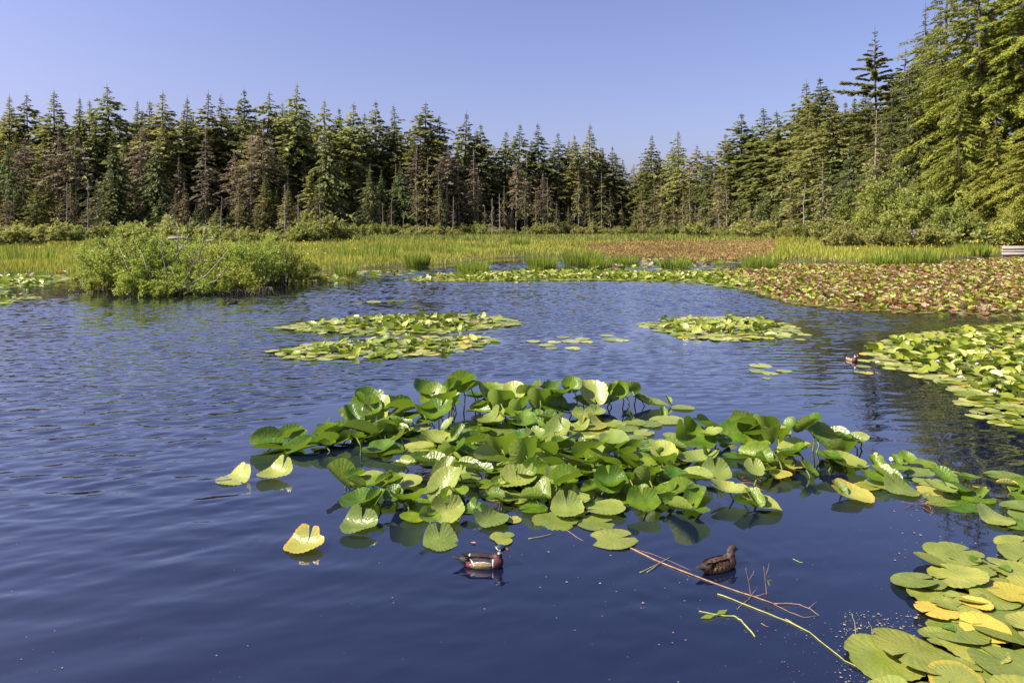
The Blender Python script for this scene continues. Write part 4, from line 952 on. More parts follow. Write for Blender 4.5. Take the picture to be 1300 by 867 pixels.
U(a, 1028, 541, 44, .26, -60, 40, 'S'); V_(a, 1036, 552, 58, .17, 120, 34, 'T'); leaf(a, 1060, 556, 42, 'S', 330, 10, 0, .12); leaf(a, 1013, 572, 54, 'T', 25, 8, 0, .11, 'leaf_pale'); U(a, 1005, 577, 44, .1, -60, 40); leaf(a, 1090, 554, 24, 'F', 20, 10, 0, .12, 'leaf_pale'); U(a, 1072, 574, 56, .08, -85, 48, 'T'); leaf(a, 1082, 562, 30, 'S', 340, 10, 0, .09)
leaf(a, 1072, 590, 64, 'L', 15, 6, 0, .05, 'leaf_pale'); leaf(a, 1055, 585, 36, 'S', 110, 20, 0, .06); leaf(a, 1000, 588, 44, 'F', 20, mat='leaf_yellow')
# front left
a = plant(470, 625, 'front left group of cupped leaves')
V_(a, 434, 605, 52, .09, 160, 44, 'T'); leaf(a, 452, 604, 30, 'S', 40, 14, 0, .09); leaf(a, 470, 603, 36, 'F', 20, mat='leaf_pale'); leaf(a, 472, 615, 58, 'L', 170, 4, 0, .05); leaf(a, 494, 612, 40, 'S', 40, 14, 0, .08); leaf(a, 508, 612, 54, 'F', 15, 4, 0, .02, 'leaf_pale'); leaf(a, 458, 637, 58, 'L', 235, 8, 0, .06)
leaf(a, 478, 634, 34, 'S', 70, 36, 0, .08); leaf(a, 456, 668, 56, 'G', 255, 6, 0, .02, 'leaf_pale'); U(a, 516, 634, 60, .09, -80, 36, 'T'); V_(a, 500, 628, 30, .1, 80, 40, 'L'); leaf(a, 534, 641, 44, 'F', 30); leaf(a, 527, 655, 40, 'W', 180, 0, 0, .01)
a = plant(565, 640, 'shiny leaves in front of the patch, above the male duck')
V_(a, 568, 617, 60, .1, 60, 40, 'T', 'leaf_pale'); V_(a, 566, 600, 46, .1, 50, 46, 'S', 'leaf_pale'); leaf(a, 571, 632, 36, 'S', 30, 8, 0, .05); leaf(a, 568, 652, 54, 'G', 285, 2, 0, .03, 'leaf_pale'); leaf(a, 559, 687, 56, 'B', 290, 0, 0, .0, 'leaf_pale'); leaf(a, 600, 648, 34, 'G', 220, 0, 0, .04); leaf(a, 622, 659, 52, 'B', 335, 4, 0, .02, 'leaf_pale')
leaf(a, 545, 625, 34, 'L', 200, 0, 0, .04); leaf(a, 532, 588, 40, 'S', 200, 0, 0, .04); leaf(a, 512, 590, 36, 'S', 150, 0, 0, .05); leaf(a, 548, 590, 46, 'S', 340, 0, 0, .05)
# front centre
a = plant(660, 620, 'shiny leaves in the front middle of the patch')
leaf(a, 657, 612, 54, 'G', 270, 0, 0, .05, 'leaf_pale'); leaf(a, 633, 615, 30, 'S', 200, 0, 0, .04); leaf(a, 626, 617, 30, 'F', 20); leaf(a, 630, 628, 34, 'F', 20, mat='leaf_pale'); leaf(a, 606, 597, 44, 'S', 330, 0, 0, .06); leaf(a, 680, 632, 44, 'A', 335, 10, 0, .05); leaf(a, 692, 622, 36, 'G', 230, 0, 0, .05, 'leaf_pale')
leaf(a, 718, 610, 52, 'S', 20, 6, 0, .1); V_(a, 705, 605, 36, .1, 90, 40, 'L', 'leaf_pale'); leaf(a, 720, 647, 54, 'G', 285, 0, 0, .02, 'leaf_pale'); leaf(a, 734, 634, 36, 'G', 330, 0, 0, .04, 'leaf_pale'); leaf(a, 677, 645, 36, 'F', 15); leaf(a, 640, 635, 36, 'L', 20); leaf(a, 750, 620, 30, 'S', 200, 0, 0, .05)
a = plant(705, 661, 'round flat pad at the front of the patch, leftmost of the three'); leaf(a, 705, 661, 57, 'F', 215, mat='pad', name='lily_pad', v=2)
a = plant(757, 663, 'round flat pad with ragged brown rim, middle of the three front pads'); leaf(a, 757, 664, 48, 'F', 200, mat='pad', name='lily_pad', v=1)
a = plant(779, 683, 'largest flat pad at the very front of the patch'); leaf(a, 779, 684, 61, 'F', 200, mat='pad', name='lily_pad', v=0)
a = plant(637, 683, 'torn four-lobed pad behind the male duck'); leaf(a, 634, 681, 24, 'F', 160, mat='pad', name='lily_pad'); leaf(a, 644, 679, 18, 'F', 30, mat='leaf_pale', name='lily_pad'); leaf(a, 639, 686, 24, 'F', 280, mat='pad', name='lily_pad'); leaf(a, 651, 659, 22, 'F', 280, mat='pad', name='lily_pad')
a = plant(770, 643, 'broad bright leaf lying flat behind the three front pads'); leaf(a, 768, 645, 56, 'W', 15, 3, 0, .03, 'leaf_pale'); leaf(a, 752, 641, 30, 'F', 180)
a = plant(800, 630, 'upright fan-shaped leaves in the front right of the patch')
leaf(a, 817, 640, 52, 'G', 270, 8, 0, .06); leaf(a, 775, 612, 50, 'G', 268, 4, 0, .11); U(a, 775, 618, 46, .09, -90, 40, 'T'); U(a, 824, 608, 50, .1, -75, 58, 'T'); leaf(a, 793, 622, 26, 'S', 260, 60, 0, .04); leaf(a, 800, 608, 30, 'S', 240, 50, 0, .08); leaf(a, 838, 600, 30, 'L', 20, 0, 0, .04); leaf(a, 795, 632, 40, 'F', 20)
a = plant(875, 640, 'dark shaded leaf and its neighbours right of the front pads')
leaf(a, 872, 648, 62, 'A', 310, 2, 0, .04); leaf(a, 884, 632, 46, 'S', 60, 24, 0, .08); leaf(a, 868, 622, 48, 'T', 25, 8, 0, .08); leaf(a, 880, 606, 52, 'T', 335, 4, 0, .06, 'leaf_pale'); leaf(a, 846, 622, 34, 'L', 200, 0, 0, .05); leaf(a, 856, 606, 40, 'L', 320, 0, 0, .05)
a = plant(920, 610, 'pale heart-shaped leaves in front of the right-hand clump')
leaf(a, 909, 602, 48, 'G', 265, -6, 0, .05, 'leaf_pale'); leaf(a, 926, 624, 56, 'L', 350, 4, 0, .07, 'leaf_pale'); leaf(a, 964, 642, 56, 'L', 335, 0, 0, .02, 'leaf_pale'); leaf(a, 956, 632, 34, 'S', 110, 30, 0, .07); leaf(a, 945, 640, 34, 'S', 200, 24, 0, .05)
# trailing right arm
a = plant(1080, 625, 'yellow-green leaf with an upright lobe in front of the right arm'); leaf(a, 1080, 630, 56, 'L', 330, 0, 0, .01, 'leaf_yellow'); leaf(a, 1065, 620, 26, 'S', 110, 36, 0, .05)
a = plant(1130, 605, 'leaves at the start of the trailing right arm')
leaf(a, 1113, 590, 30, 'S', 100, 34, 0, .07); leaf(a, 1106, 607, 44, 'L', 340, 0, 0, .03); leaf(a, 1124, 604, 40, 'S', 120, 20, 0, .05); leaf(a, 1143, 621, 50, 'B', 290, 0, 0, .01, 'leaf_pale'); leaf(a, 1100, 617, 34, 'F', 20, mat='leaf_yellow'); leaf(a, 1138, 584, 22, 'S', 80, 30, 0, .07); leaf(a, 1152, 584, 26, 'C', 80, 30, 0, .07); leaf(a, 1158, 593, 40, 'F', 10, mat='leaf_pale'); leaf(a, 1168, 588, 38, 'F', 10)
leaf(a, 1140, 597, 34, 'L', 20, 0, 0, .03); leaf(a, 1168, 600, 36, 'W', 350, 0, 0, .02, 'leaf_pale'); leaf(a, 1120, 614, 40, 'F', 100, mat='leaf_pale')
a = plant(1200, 625, 'middle of the trailing right arm')
V_(a, 1198, 607, 38, .05, 120, 30, 'T'); leaf(a, 1175, 611, 30, 'F', 20, mat='leaf_pale'); leaf(a, 1193, 621, 48, 'L', 20, 4, 0, .04, 'leaf_pale'); leaf(a, 1228, 608, 36, 'L', 15, 4, 0, .03); leaf(a, 1192, 634, 48, 'F', 350, mat='leaf_pale'); leaf(a, 1222, 634, 44, 'F', 10); leaf(a, 1218, 645, 32, 'F', 0); leaf(a, 1240, 632, 46, 'W', 345, 0, 0, .01); leaf(a, 1215, 622, 40, 'L', 10, 0, 0, .03)
leaf(a, 1211, 601, 20, 'F', 30, mat='leaf_pale'); leaf(a, 1248, 626, 20, 'S', 40, 20, 0, .04); leaf(a, 1243, 617, 16, 'F', 330, mat='leaf_yellow'); leaf(a, 1180, 623, 34, 'F', 60, mat='leaf_yellow'); leaf(a, 1236, 645, 26, 'F', 330)
a = plant(1260, 655, 'pale leaf with a raised cleft at the end of the trailing arm'); leaf(a, 1261, 658, 50, 'B', 305, 4, 0, .01, 'leaf_pale')
a = plant(1285, 620, 'leaves at the right edge, level with the trailing arm')
leaf(a, 1276, 604, 46, 'F', 350, mat='leaf_pale'); leaf(a, 1278, 615, 26, 'S', 330, 4, 0, .05, 'leaf_yellow'); leaf(a, 1298, 617, 36, 'T', 20, 4, 0, .05); leaf(a, 1292, 643, 44, 'W', 10, 0, 0, .01, 'leaf_pale'); leaf(a, 1292, 665, 44, 'F', 10); leaf(a, 1305, 632, 40, 'F', 80); leaf(a, 1310, 655, 50, 'F', 120, mat='leaf_pale'); leaf(a, 1325, 610, 44, 'F', 20)
# low filler between the clumps: half-sunken flat leaves
a = plant(680, 575, 'flat half-hidden leaves floating under the clumps of the patch')
for poly, n in (([(590, 530), (720, 535), (740, 600), (660, 640), (600, 620), (560, 590)], 40), ([(720, 550), (850, 560), (870, 620), (780, 625), (740, 600)], 24), ([(520, 550), (590, 545), (590, 600), (530, 600)], 9)):
    P = LR.uniform(0, 1, (n * 4, 2)); pa = np.array(poly); P = pa.min(0) + P * (pa.max(0) - pa.min(0)); P = P[inside(P, poly)][:n]
    for px, py in P: leaf(a, px, py, LR.uniform(28, 46), 'F' if LR.random() < .75 else 'L', LR.uniform(0, 360), mat='leaf_pale' if LR.random() < .55 else 'leaf')
# smaller leaves filling the clumps
CL = []
for o in bpy.data.objects:
    if o.name.startswith('pond_lily') and len(o.children) > 5: CL.append((o, WM[o.name].translation))
for poly, n in (([(560, 505), (720, 505), (730, 620), (640, 640), (580, 600)], 30), ([(430, 520), (520, 520), (520, 560), (380, 570)], 12), ([(720, 560), (860, 560), (880, 640), (780, 640)], 18), ([(900, 545), (1060, 550), (1050, 600), (920, 600)], 16), ([(440, 600), (600, 600), (590, 660), (460, 660)], 9)):
    P = LR.uniform(0, 1, (n * 4, 2)); pa = np.array(poly); P = pa.min(0) + P * (pa.max(0) - pa.min(0)); P = P[inside(P, poly)][:n]
    for px, py in P:
        q = at(px, py); near = min(CL, key=lambda c: (c[1] - q).length)[0]
        leaf(near, px, py, LR.uniform(24, 36), str(LR.choice(['S', 'T', 'A', 'C', 'L', 'G', 'S'])), LR.uniform(0, 360), LR.uniform(-20, 45), LR.normal(0, 15), LR.uniform(.02, .16) * (1.4 if py < 560 else .8), 'leaf' if LR.random() < .65 else 'leaf_pale')
# buds and seed heads
def blob(rad, seed, squash=1.0):
    r_ = np.random.default_rng(seed); nu, nv = 10, 7; V = []
    for j in range(nv):
        f = PI * j / (nv - 1)
        for i_ in range(nu):
            t = 2 * PI * i_ / nu; q = rad * (1 + r_.normal(0, .08)); V.append([q * math.sin(f) * math.cos(t), q * math.sin(f) * math.sin(t), q * math.cos(f) * squash])
    return np.array(V), np.array([[j * nu + i_, (j + 1) * nu + i_, (j + 1) * nu + (i_ + 1) % nu, j * nu + (i_ + 1) % nu] for j in range(nv - 1) for i_ in range(nu)])
def bud(px, py, z, rad, mat, name, label, cat):
    p = at(px, py, z); r_ = empty(name, (p.x, p.y, 0)); tag(r_, label, cat)
    b = MB(); b.add(blob(rad, int(px), .9)[0] + np.array(p), None, blob(rad, int(px), .9)[1]); link('head', b.mesh('head', [M[mat]], smooth=True), r_)
    b = MB(); b.tube([np.array(p), np.array(p) + [.01, 0, -z - .1]], .008, .009, 6); link('stalk', b.mesh('stalk', [M['stalk']]), r_)
bud(687, 489, .33, .03, 'seed', 'seed_head', 'brown seed head above the back centre clump', 'seed head')
bud(1112, 577, .10, .022, 'yellow', 'flower_bud', 'round yellow bud at the start of the right arm', 'flower bud')
bud(1132, 583, .08, .024, 'white', 'flower_bud', 'pale opening bud right of the yellow one', 'flower bud')
bud(594, 577, .05, .016, 'yellow', 'flower_bud', 'small yellow bud inside the left of the patch', 'flower bud')

# ------------------------------------------------------------------ pads at the lower right
a = plant(1220, 770, 'bed of large floating lily pads at the lower right corner', 'water lily', 'water_lily')
for px, py, ww, yaw, mt in [(1211, 701, 66, 200, 'pad'), (1186, 711, 46, 160, 'pad'), (1232, 717, 62, 330, 'pad'), (1216, 731, 72, 20, 'pad'), (1160, 736, 52, 180, 'pad'), (1180, 740, 40, 340, 'pad'), (1186, 757, 66, 200, 'pad'), (1226, 757, 60, 30, 'pad'), (1258, 732, 60, 100, 'pad'), (1284, 722, 60, 330, 'pad'), (1290, 690, 50, 200, 'pad'), (1300, 703, 60, 50, 'pad'),
        (1262, 758, 56, 20, 'pad'), (1276, 742, 40, 200, 'pad'), (1218, 779, 56, 340, 'pad'), (1290, 778, 80, 160, 'pad'), (1276, 800, 84, 340, 'pad'), (1190, 808, 48, 20, 'pad'), (1214, 800, 70, 330, 'pad'), (1236, 824, 80, 320, 'pad'), (1124, 836, 100, 190, 'pad'), (1160, 825, 100, 20, 'pad'), (1284, 846, 92, 300, 'pad'), (1250, 856, 80, 320, 'pad'), (1222, 846, 44, 150, 'pad'),
        (1135, 878, 70, 200, 'leaf_pale'), (1190, 884, 60, 90, 'pad'), (1262, 880, 80, 60, 'pad'), (1310, 745, 60, 60, 'pad'), (1320, 800, 80, 10, 'pad'), (1330, 850, 90, 200, 'pad'), (1330, 720, 60, 120, 'pad'), (1345, 770, 70, 120, 'pad'), (1310, 890, 90, 100, 'pad'), (1315, 690, 50, 0, 'pad'), (1242, 745, 50, 80, 'pad'), (1250, 780, 50, 10, 'pad'), (1304, 760, 60, 180, 'pad'), (1200, 766, 40, 0, 'pad')]:
    NP_ = globals().get('NP_', 0) + 1; leaf(a, px, py, ww, 'F' if LR.random() < .7 else 'W', yaw, LR.normal(0, 1.8), LR.normal(0, 1.8), ({1124: .002, 1160: .030, 1135: .012, 1190: .016}.get(px, .002 + .0008 * (NP_ * 17 % 37))), mt, 'lily_pad')
for px, py, ww, yaw, lab in [(1188, 774, 50, 20, 'yellow speckled pad, leftmost of the yellow ones'), (1238, 764, 38, 320, 'bright yellow rounded pad in the middle'), (1285, 752, 56, 160, 'yellow pad at the right edge'), (1250, 796, 58, 330, 'pale yellow dying pad with a folded rim'), (1246, 782, 26, 330, 'small orange-yellow pad'), (1212, 860, 64, 40, 'yellow-green ageing pad at the bottom edge')]:
    leaf(a, px, py, ww, 'F', yaw, 1.5, 0, .034, 'pad_yellow' if py < 850 else 'leaf_yellow', 'lily_pad', lab)
for px, py, ww, yaw in [(1275, 722, 18, 30), (1240, 712, 20, 100), (1205, 798, 20, 60)]: leaf(a, px, py, ww, 'B', yaw, 20, 0, .02, 'leaf', 'lily_pad')

# ------------------------------------------------------------------ distant lily beds
SHP = {'flat': dict(wav=.02, pleat=0, nang=12, rings=(.55, 1.0)), 'lift': dict(fold=(R(40), R(20)), lobes=R(30), wav=.05, pleat=0, nang=12, rings=(.55, 1.0)), 'up': dict(fold=(R(62), R(50)), wav=.06, pleat=0, nang=12, rings=(.55, 1.0)), 'bent': dict(lobes=R(75), wav=.04, pleat=0, nang=12, rings=(.55, 1.0))}
PADS = {(k, m_): [leaf_mesh('lily_pad', m_, 500 + i_ * 5, notch=14, **kw) for i_ in range(2)] for k, kw in SHP.items() for m_ in ('far_pad', 'far_leaf', 'red_leaf', 'pink_leaf', 'pad_yellow')}
RAW = {k: [leaf_shape(500 + i_ * 5, notch=14, **kw) for i_ in range(2)] for k, kw in SHP.items()}
RAWL = {k: [leaf_shape(500 + i_ * 5, notch=14, **{**kw, 'nang': 9, 'rings': (1.0,)}) for i_ in range(2)] for k, kw in SHP.items()}
BMATS = ['far_pad', 'far_leaf', 'red_leaf', 'pink_leaf', 'pad_yellow']

def bed(px_poly, spacing, rad, label, seed, mix, raised=.4, edge_w=.8, hmax=.14, maxparts=300, flowers=(), name='water_lily', flow_mat='white', jit=.45, low=False):
    """mix = (interior weights over BMATS); pads near the rim lie flat, inner ones are pushed up"""
    r_ = np.random.default_rng(seed); poly = wpoly(px_poly); pa = np.array(poly)
    lo, hi = pa.min(0), pa.max(0)
    gx_, gy_ = np.meshgrid(np.arange(lo[0], hi[0], spacing), np.arange(lo[1], hi[1], spacing))
    P = np.column_stack([gx_.ravel(), gy_.ravel()]) + r_.normal(0, spacing * jit, (gx_.size, 2))
    wob = .35 * spacing * np.sin(P[:, 0] * 3.1) + .3 * spacing * np.sin(P[:, 1] * 2.3)
    ins = inside(P, poly); ed = edge_dist(P, poly)
    keep = (ins & (ed + wob > 0)) | (~ins & (ed < spacing * .8) & (r_.random(len(P)) < .35))
    P, ed, ins = P[keep], np.where(ins, ed, 0)[keep], ins[keep]
    vis = np.abs(P[:, 0] * FPX / P[:, 1]) < 690
    order = np.argsort(np.where(vis, P[:, 1], 1e6))
    P, ed = P[order], ed[order]; n = len(P)
    c = P.mean(0); root_ = empty(name, (c[0], c[1], 0)); tag(root_, label, 'water lily')
    sb = {}
    patch = np.sin(P[:, 0] * 1.1 + 3 * np.sin(P[:, 1] * .5)) * np.sin(P[:, 1] * 1.7)
    for i_ in range(n):
        inner = np.clip(ed[i_] / edge_w, 0, 1)
        up = r_.random() < raised * inner * (1 + .6 * patch[i_])
        if up:
            k = r_.choice(['lift', 'lift', 'up', 'bent']); mt = BMATS[r_.choice(5, p=mix[1])]; z = r_.uniform(.01, hmax); tl = r_.normal(0, 16); rl = r_.normal(0, 16)
        else:
            k = 'flat'; mt = BMATS[r_.choice(5, p=mix[0])]; z = .006 + r_.uniform(0, .02) * (1 if inner else .4); tl, rl = r_.normal(0, 2.5), r_.normal(0, 2.5)
        s = rad * r_.uniform(.65, 1.25); v = int(r_.integers(2))
        Mx = Matrix.Translation((P[i_, 0], P[i_, 1], z)) @ Matrix.Rotation(r_.uniform(0, 6.28), 4, 'Z') @ Matrix.Rotation(R(tl), 4, 'X') @ Matrix.Rotation(R(rl), 4, 'Y') @ Matrix.Diagonal((s, s, s, 1))
        if i_ < maxparts: link('lily_pad', PADS[k, mt][v], root_, Mx)
        else: sb.setdefault((k, v, mt), []).append(np.array(Mx))
    if sb:
        Vs, T, Qd, UVs, m3, m4, off = [], [], [], [], [], [], 0
        for (k, v, mt), Ms in sb.items():
            V0, T3, Q4, uv = (RAWL if low else RAW)[k][v]; Q4 = np.array(Q4).reshape(-1, 4); A = np.array(Ms); m = len(A)
            Vw = np.einsum('mij,nj->mni', A[:, :3, :3], V0) + A[:, None, :3, 3]
            o_ = off + np.arange(m)[:, None, None] * len(V0)
            Vs.append(Vw.reshape(-1, 3)); T.append((T3[None] + o_).reshape(-1, 3)); Qd.append((Q4[None] + o_).reshape(-1, 4)); UVs.append(np.tile(uv, (m, 1)))
            m3.append(np.full(m * len(T3), BMATS.index(mt))); m4.append(np.full(m * len(Q4), BMATS.index(mt))); off += m * len(V0)
        me = mesh('small_lily_pads', np.concatenate(Vs), [np.concatenate(T), np.concatenate(Qd)], [M[x_] for x_ in BMATS], np.concatenate([*m3, *m4]), smooth=True, uv=np.concatenate(UVs))
        o_ = link('small_lily_pads', me, root_); o_['kind'] = 'stuff'
    for fx, fy, fs in flowers: flower(root_, fx, fy, fs, flow_mat)
    return root_

def flower(root_, px, py, wpx, mat):
    p = at(px, py, .07); s = wpx * .5 * p.y / FPX; b = MB()
    for ring, (n_, el, L) in enumerate(((8, 20, 1.0), (8, 48, .9), (6, 72, .75))):
        a_ = np.arange(n_) / n_ * 2 * PI + ring * .4; e = R(el)
        D = np.column_stack([np.cos(a_) * math.cos(e), np.sin(a_) * math.cos(e), np.full(n_, math.sin(e))]); S = np.column_stack([-np.sin(a_), np.cos(a_), np.zeros(n_)])
        b.kites(np.tile(np.array(p), (n_, 1)), D, S, s * L, s * .55, mid=.55, sag=-.1)
    f = link('flower', b.mesh('flower', [M[mat]]), root_)
    b = MB(); V0, Q0 = blob(s * .25, 3, .8); b.add(V0 + np.array(p) + [0, 0, s * .25], None, Q0); link('stamens', b.mesh('stamens', [M['yellow']], smooth=True), f)

GREEN = ([.80, .16, 0, .01, .03], [.22, .74, 0, .03, .01])
RED = ([.24, .27, .35, .13, .01], [.05, .38, .40, .17, .0])
bed(BED_A, .165, .135, 'farther of the two long lily-pad beds left of centre', 1, GREEN, .5, 1.0, .10)
bed(BED_B, .16, .13, 'nearer of the two long lily-pad beds left of centre', 2, GREEN, .45, .9, .09)
bed(BED_C, .165, .135, 'oval lily-pad bed right of centre', 3, GREEN, .5, 1.0, .10)
bed(BED_D, .145, .125, 'large green lily-pad bed with white flowers at the right edge', 4, ([.72, .20, 0, .02, .06], [.25, .70, 0, .04, .01]), .4, .8, .10,
    flowers=[(1153, 433, 7), (1257, 446, 8), (1240, 463, 8), (1220, 480, 10), (1261, 499, 14), (1295, 462, 8), (1190, 460, 8), (1210, 461, 7), (1114, 461, 8)])
bed(BED_E, .128, .098, 'wide bed of reddish upturned lily leaves on the right', 5, RED, .6, .7, .10,
    flowers=[(1210, 396, 9), (1073, 389, 6), (1170, 388, 6)], flow_mat='pink', low=True)
bed(BED_F, .2, .15, 'long green lily strip across the middle of the pond', 6, GREEN, .7, .6, .14, 200, [(557, 353, 5), (598, 352, 5)], flow_mat='pink')
bed([(700, 331), (760, 329), (900, 332), (990, 336), (900, 343), (800, 343), (740, 342)], .55, .2, 'sparse lily pads between the lily strip and the meadow', 7, ([.6, .2, .1, .1, 0], [.2, .4, .2, .2, 0]), .5, 1, .2, 60)
bed([(-60, 369), (40, 364), (92, 357), (92, 350), (-60, 350)], .3, .18, 'lily pads along the meadow edge at the far left', 8, GREEN, .6, .6, .15, 100)
bed([(-30, 378), (40, 375), (46, 379), (12, 385), (-30, 387)], .28, .17, 'small lily-pad patch at the left edge', 9, GREEN, .4, .3, .12)
bed([(382, 358), (430, 352), (452, 354), (410, 360)], .26, .16, 'small reddish lily patch right of the shrub island', 10, RED, .6, .3, .15)
bed([(400, 350), (470, 345), (540, 343), (520, 350), (460, 352)], .5, .19, 'scattered lily pads off the meadow edge right of the island', 11, GREEN, .2, .6, .1)
bed([(455, 385), (480, 382), (520, 383), (500, 387), (470, 387)], .45, .22, 'tiny far lily-pad group beyond the two long beds, left one', 12, GREEN, .2, .5, .1)
bed([(500, 392), (530, 388), (575, 388), (540, 391)], .5, .2, 'tiny far lily-pad group beyond the two long beds, right one', 13, GREEN, .1, .5, .1)
def group_pads(label, pads, mat='far_pad'):
    c = at(*pads[0][:2]); root_ = empty('water_lily', c); tag(root_, label, 'water lily')
    for px, py, ww in pads:
        p = at(px, py, .006); s = ww * .5 * p.y / FPX / .92
        link('lily_pad', PADS['flat', mat if (px * 7) % 5 else 'far_pad'][int(px) % 2], root_, Matrix.Translation(p) @ Matrix.Rotation(px * .7, 4, 'Z') @ Matrix.Diagonal((s, s, s, 1)))
group_pads('loose group of flat pads between the two long beds and the oval bed', [(677, 433, 18), (694, 438, 20), (700, 442, 16), (715, 428, 16), (724, 433, 24), (740, 430, 20), (727, 442, 20), (770, 426, 18), (778, 431, 28), (790, 432, 18), (745, 434, 16), (704, 434, 18)])
group_pads('five small flat pads below the oval bed', [(965, 464, 28), (963, 471, 22), (978, 474, 20), (995, 471, 20), (973, 480, 12)])
group_pads('three loose pads beside the distant duck', [(1095, 458, 18), (1097, 465, 18), (1090, 472, 12)])
group_pads('small orange pad below the distant duck', [(1099, 473, 18)], 'pad_yellow')
group_pads('loose pads trailing right of the oval bed', [(1022, 425, 18), (1016, 431, 14)])

# ------------------------------------------------------------------ ducks
def evaluated(me, mods):
    o = bpy.data.objects.new('tmp', me); COL.objects.link(o)
    for t, kw in mods:
        m = o.modifiers.new(t, t)
        for k, v in kw.items(): setattr(m, k, v)
    dg = bpy.context.evaluated_depsgraph_get(); ev = o.evaluated_get(dg)
    r_ = bpy.data.meshes.new_from_object(ev); bpy.data.objects.remove(o); return r_

def ellipsoid(b, c, rad, pitch=0.0, n=16):
    V, Q = [], []
    for j in range(n + 1):
        f = PI * j / n
        for i_ in range(n): t = 2 * PI * i_ / n; V.append([rad[0] * math.cos(f), rad[1] * math.sin(f) * math.cos(t), rad[2] * math.sin(f) * math.sin(t)])
    V = np.array(V); ca, sa = math.cos(pitch), math.sin(pitch)
    V = np.column_stack([V[:, 0] * ca - V[:, 2] * sa, V[:, 1], V[:, 0] * sa + V[:, 2] * ca]) + np.array(c)
    Q = [[j * n + i_, j * n + (i_ + 1) % n, (j + 1) * n + (i_ + 1) % n, (j + 1) * n + i_] for j in range(n) for i_ in range(n)]
    b.add(V, None, Q)

def plumage_mat(name, rough, sheen):
    m, nt, out = new_mat(name); L = nt.links.new
    a_ = N(nt, 'Attribute', attribute_name='plumage')
    tc = nt.nodes.new('ShaderNodeTexCoord'); mp = nt.nodes.new('ShaderNodeMapping'); mp.inputs['Scale'].default_value = (.5, 1, 1); L(tc.outputs['Object'], mp.inputs['Vector'])
    n = N(nt, 'TexNoise'); n.inputs['Scale'].default_value = 90; n.inputs['Detail'].default_value = 4; L(mp.outputs[0], n.inputs['Vector'])
    c = mixc(nt, 1.0, a_.outputs['Color'], ramp(nt, n.outputs['Fac'], [(.3, (.55, .55, .55)), (.7, (1.3, 1.3, 1.3))]), 'MULTIPLY')
    p = N(nt, 'BsdfPrincipled'); L(c, p.inputs['Base Color']); p.inputs['Roughness'].default_value = rough; p.inputs['Specular IOR Level'].default_value = .25
    b_ = nt.nodes.new('ShaderNodeBump'); b_.inputs['Strength'].default_value = .4; b_.inputs['Distance'].default_value = .004; L(n.outputs['Fac'], b_.inputs['Height']); L(b_.outputs[0], p.inputs['Normal'])
    L(p.outputs[0], out.inputs['Surface']); return m
M['plumage'] = plumage_mat('duck_plumage', .6, .2)
M['bill_red'] = simple('red_orange_bill', (.55, .08, .03), (.75, .35, .15), 60, .35)
M['bill_grey'] = simple('grey_bill', (.08, .07, .065), (.2, .16, .13), 60, .4)
M['eye_red'] = simple('red_eye', (.75, .02, .01), (.8, .03, .02), 5, .15)
M['eye_dark'] = simple('dark_eye', (.01, .01, .01), (.02, .015, .01), 5, .1)

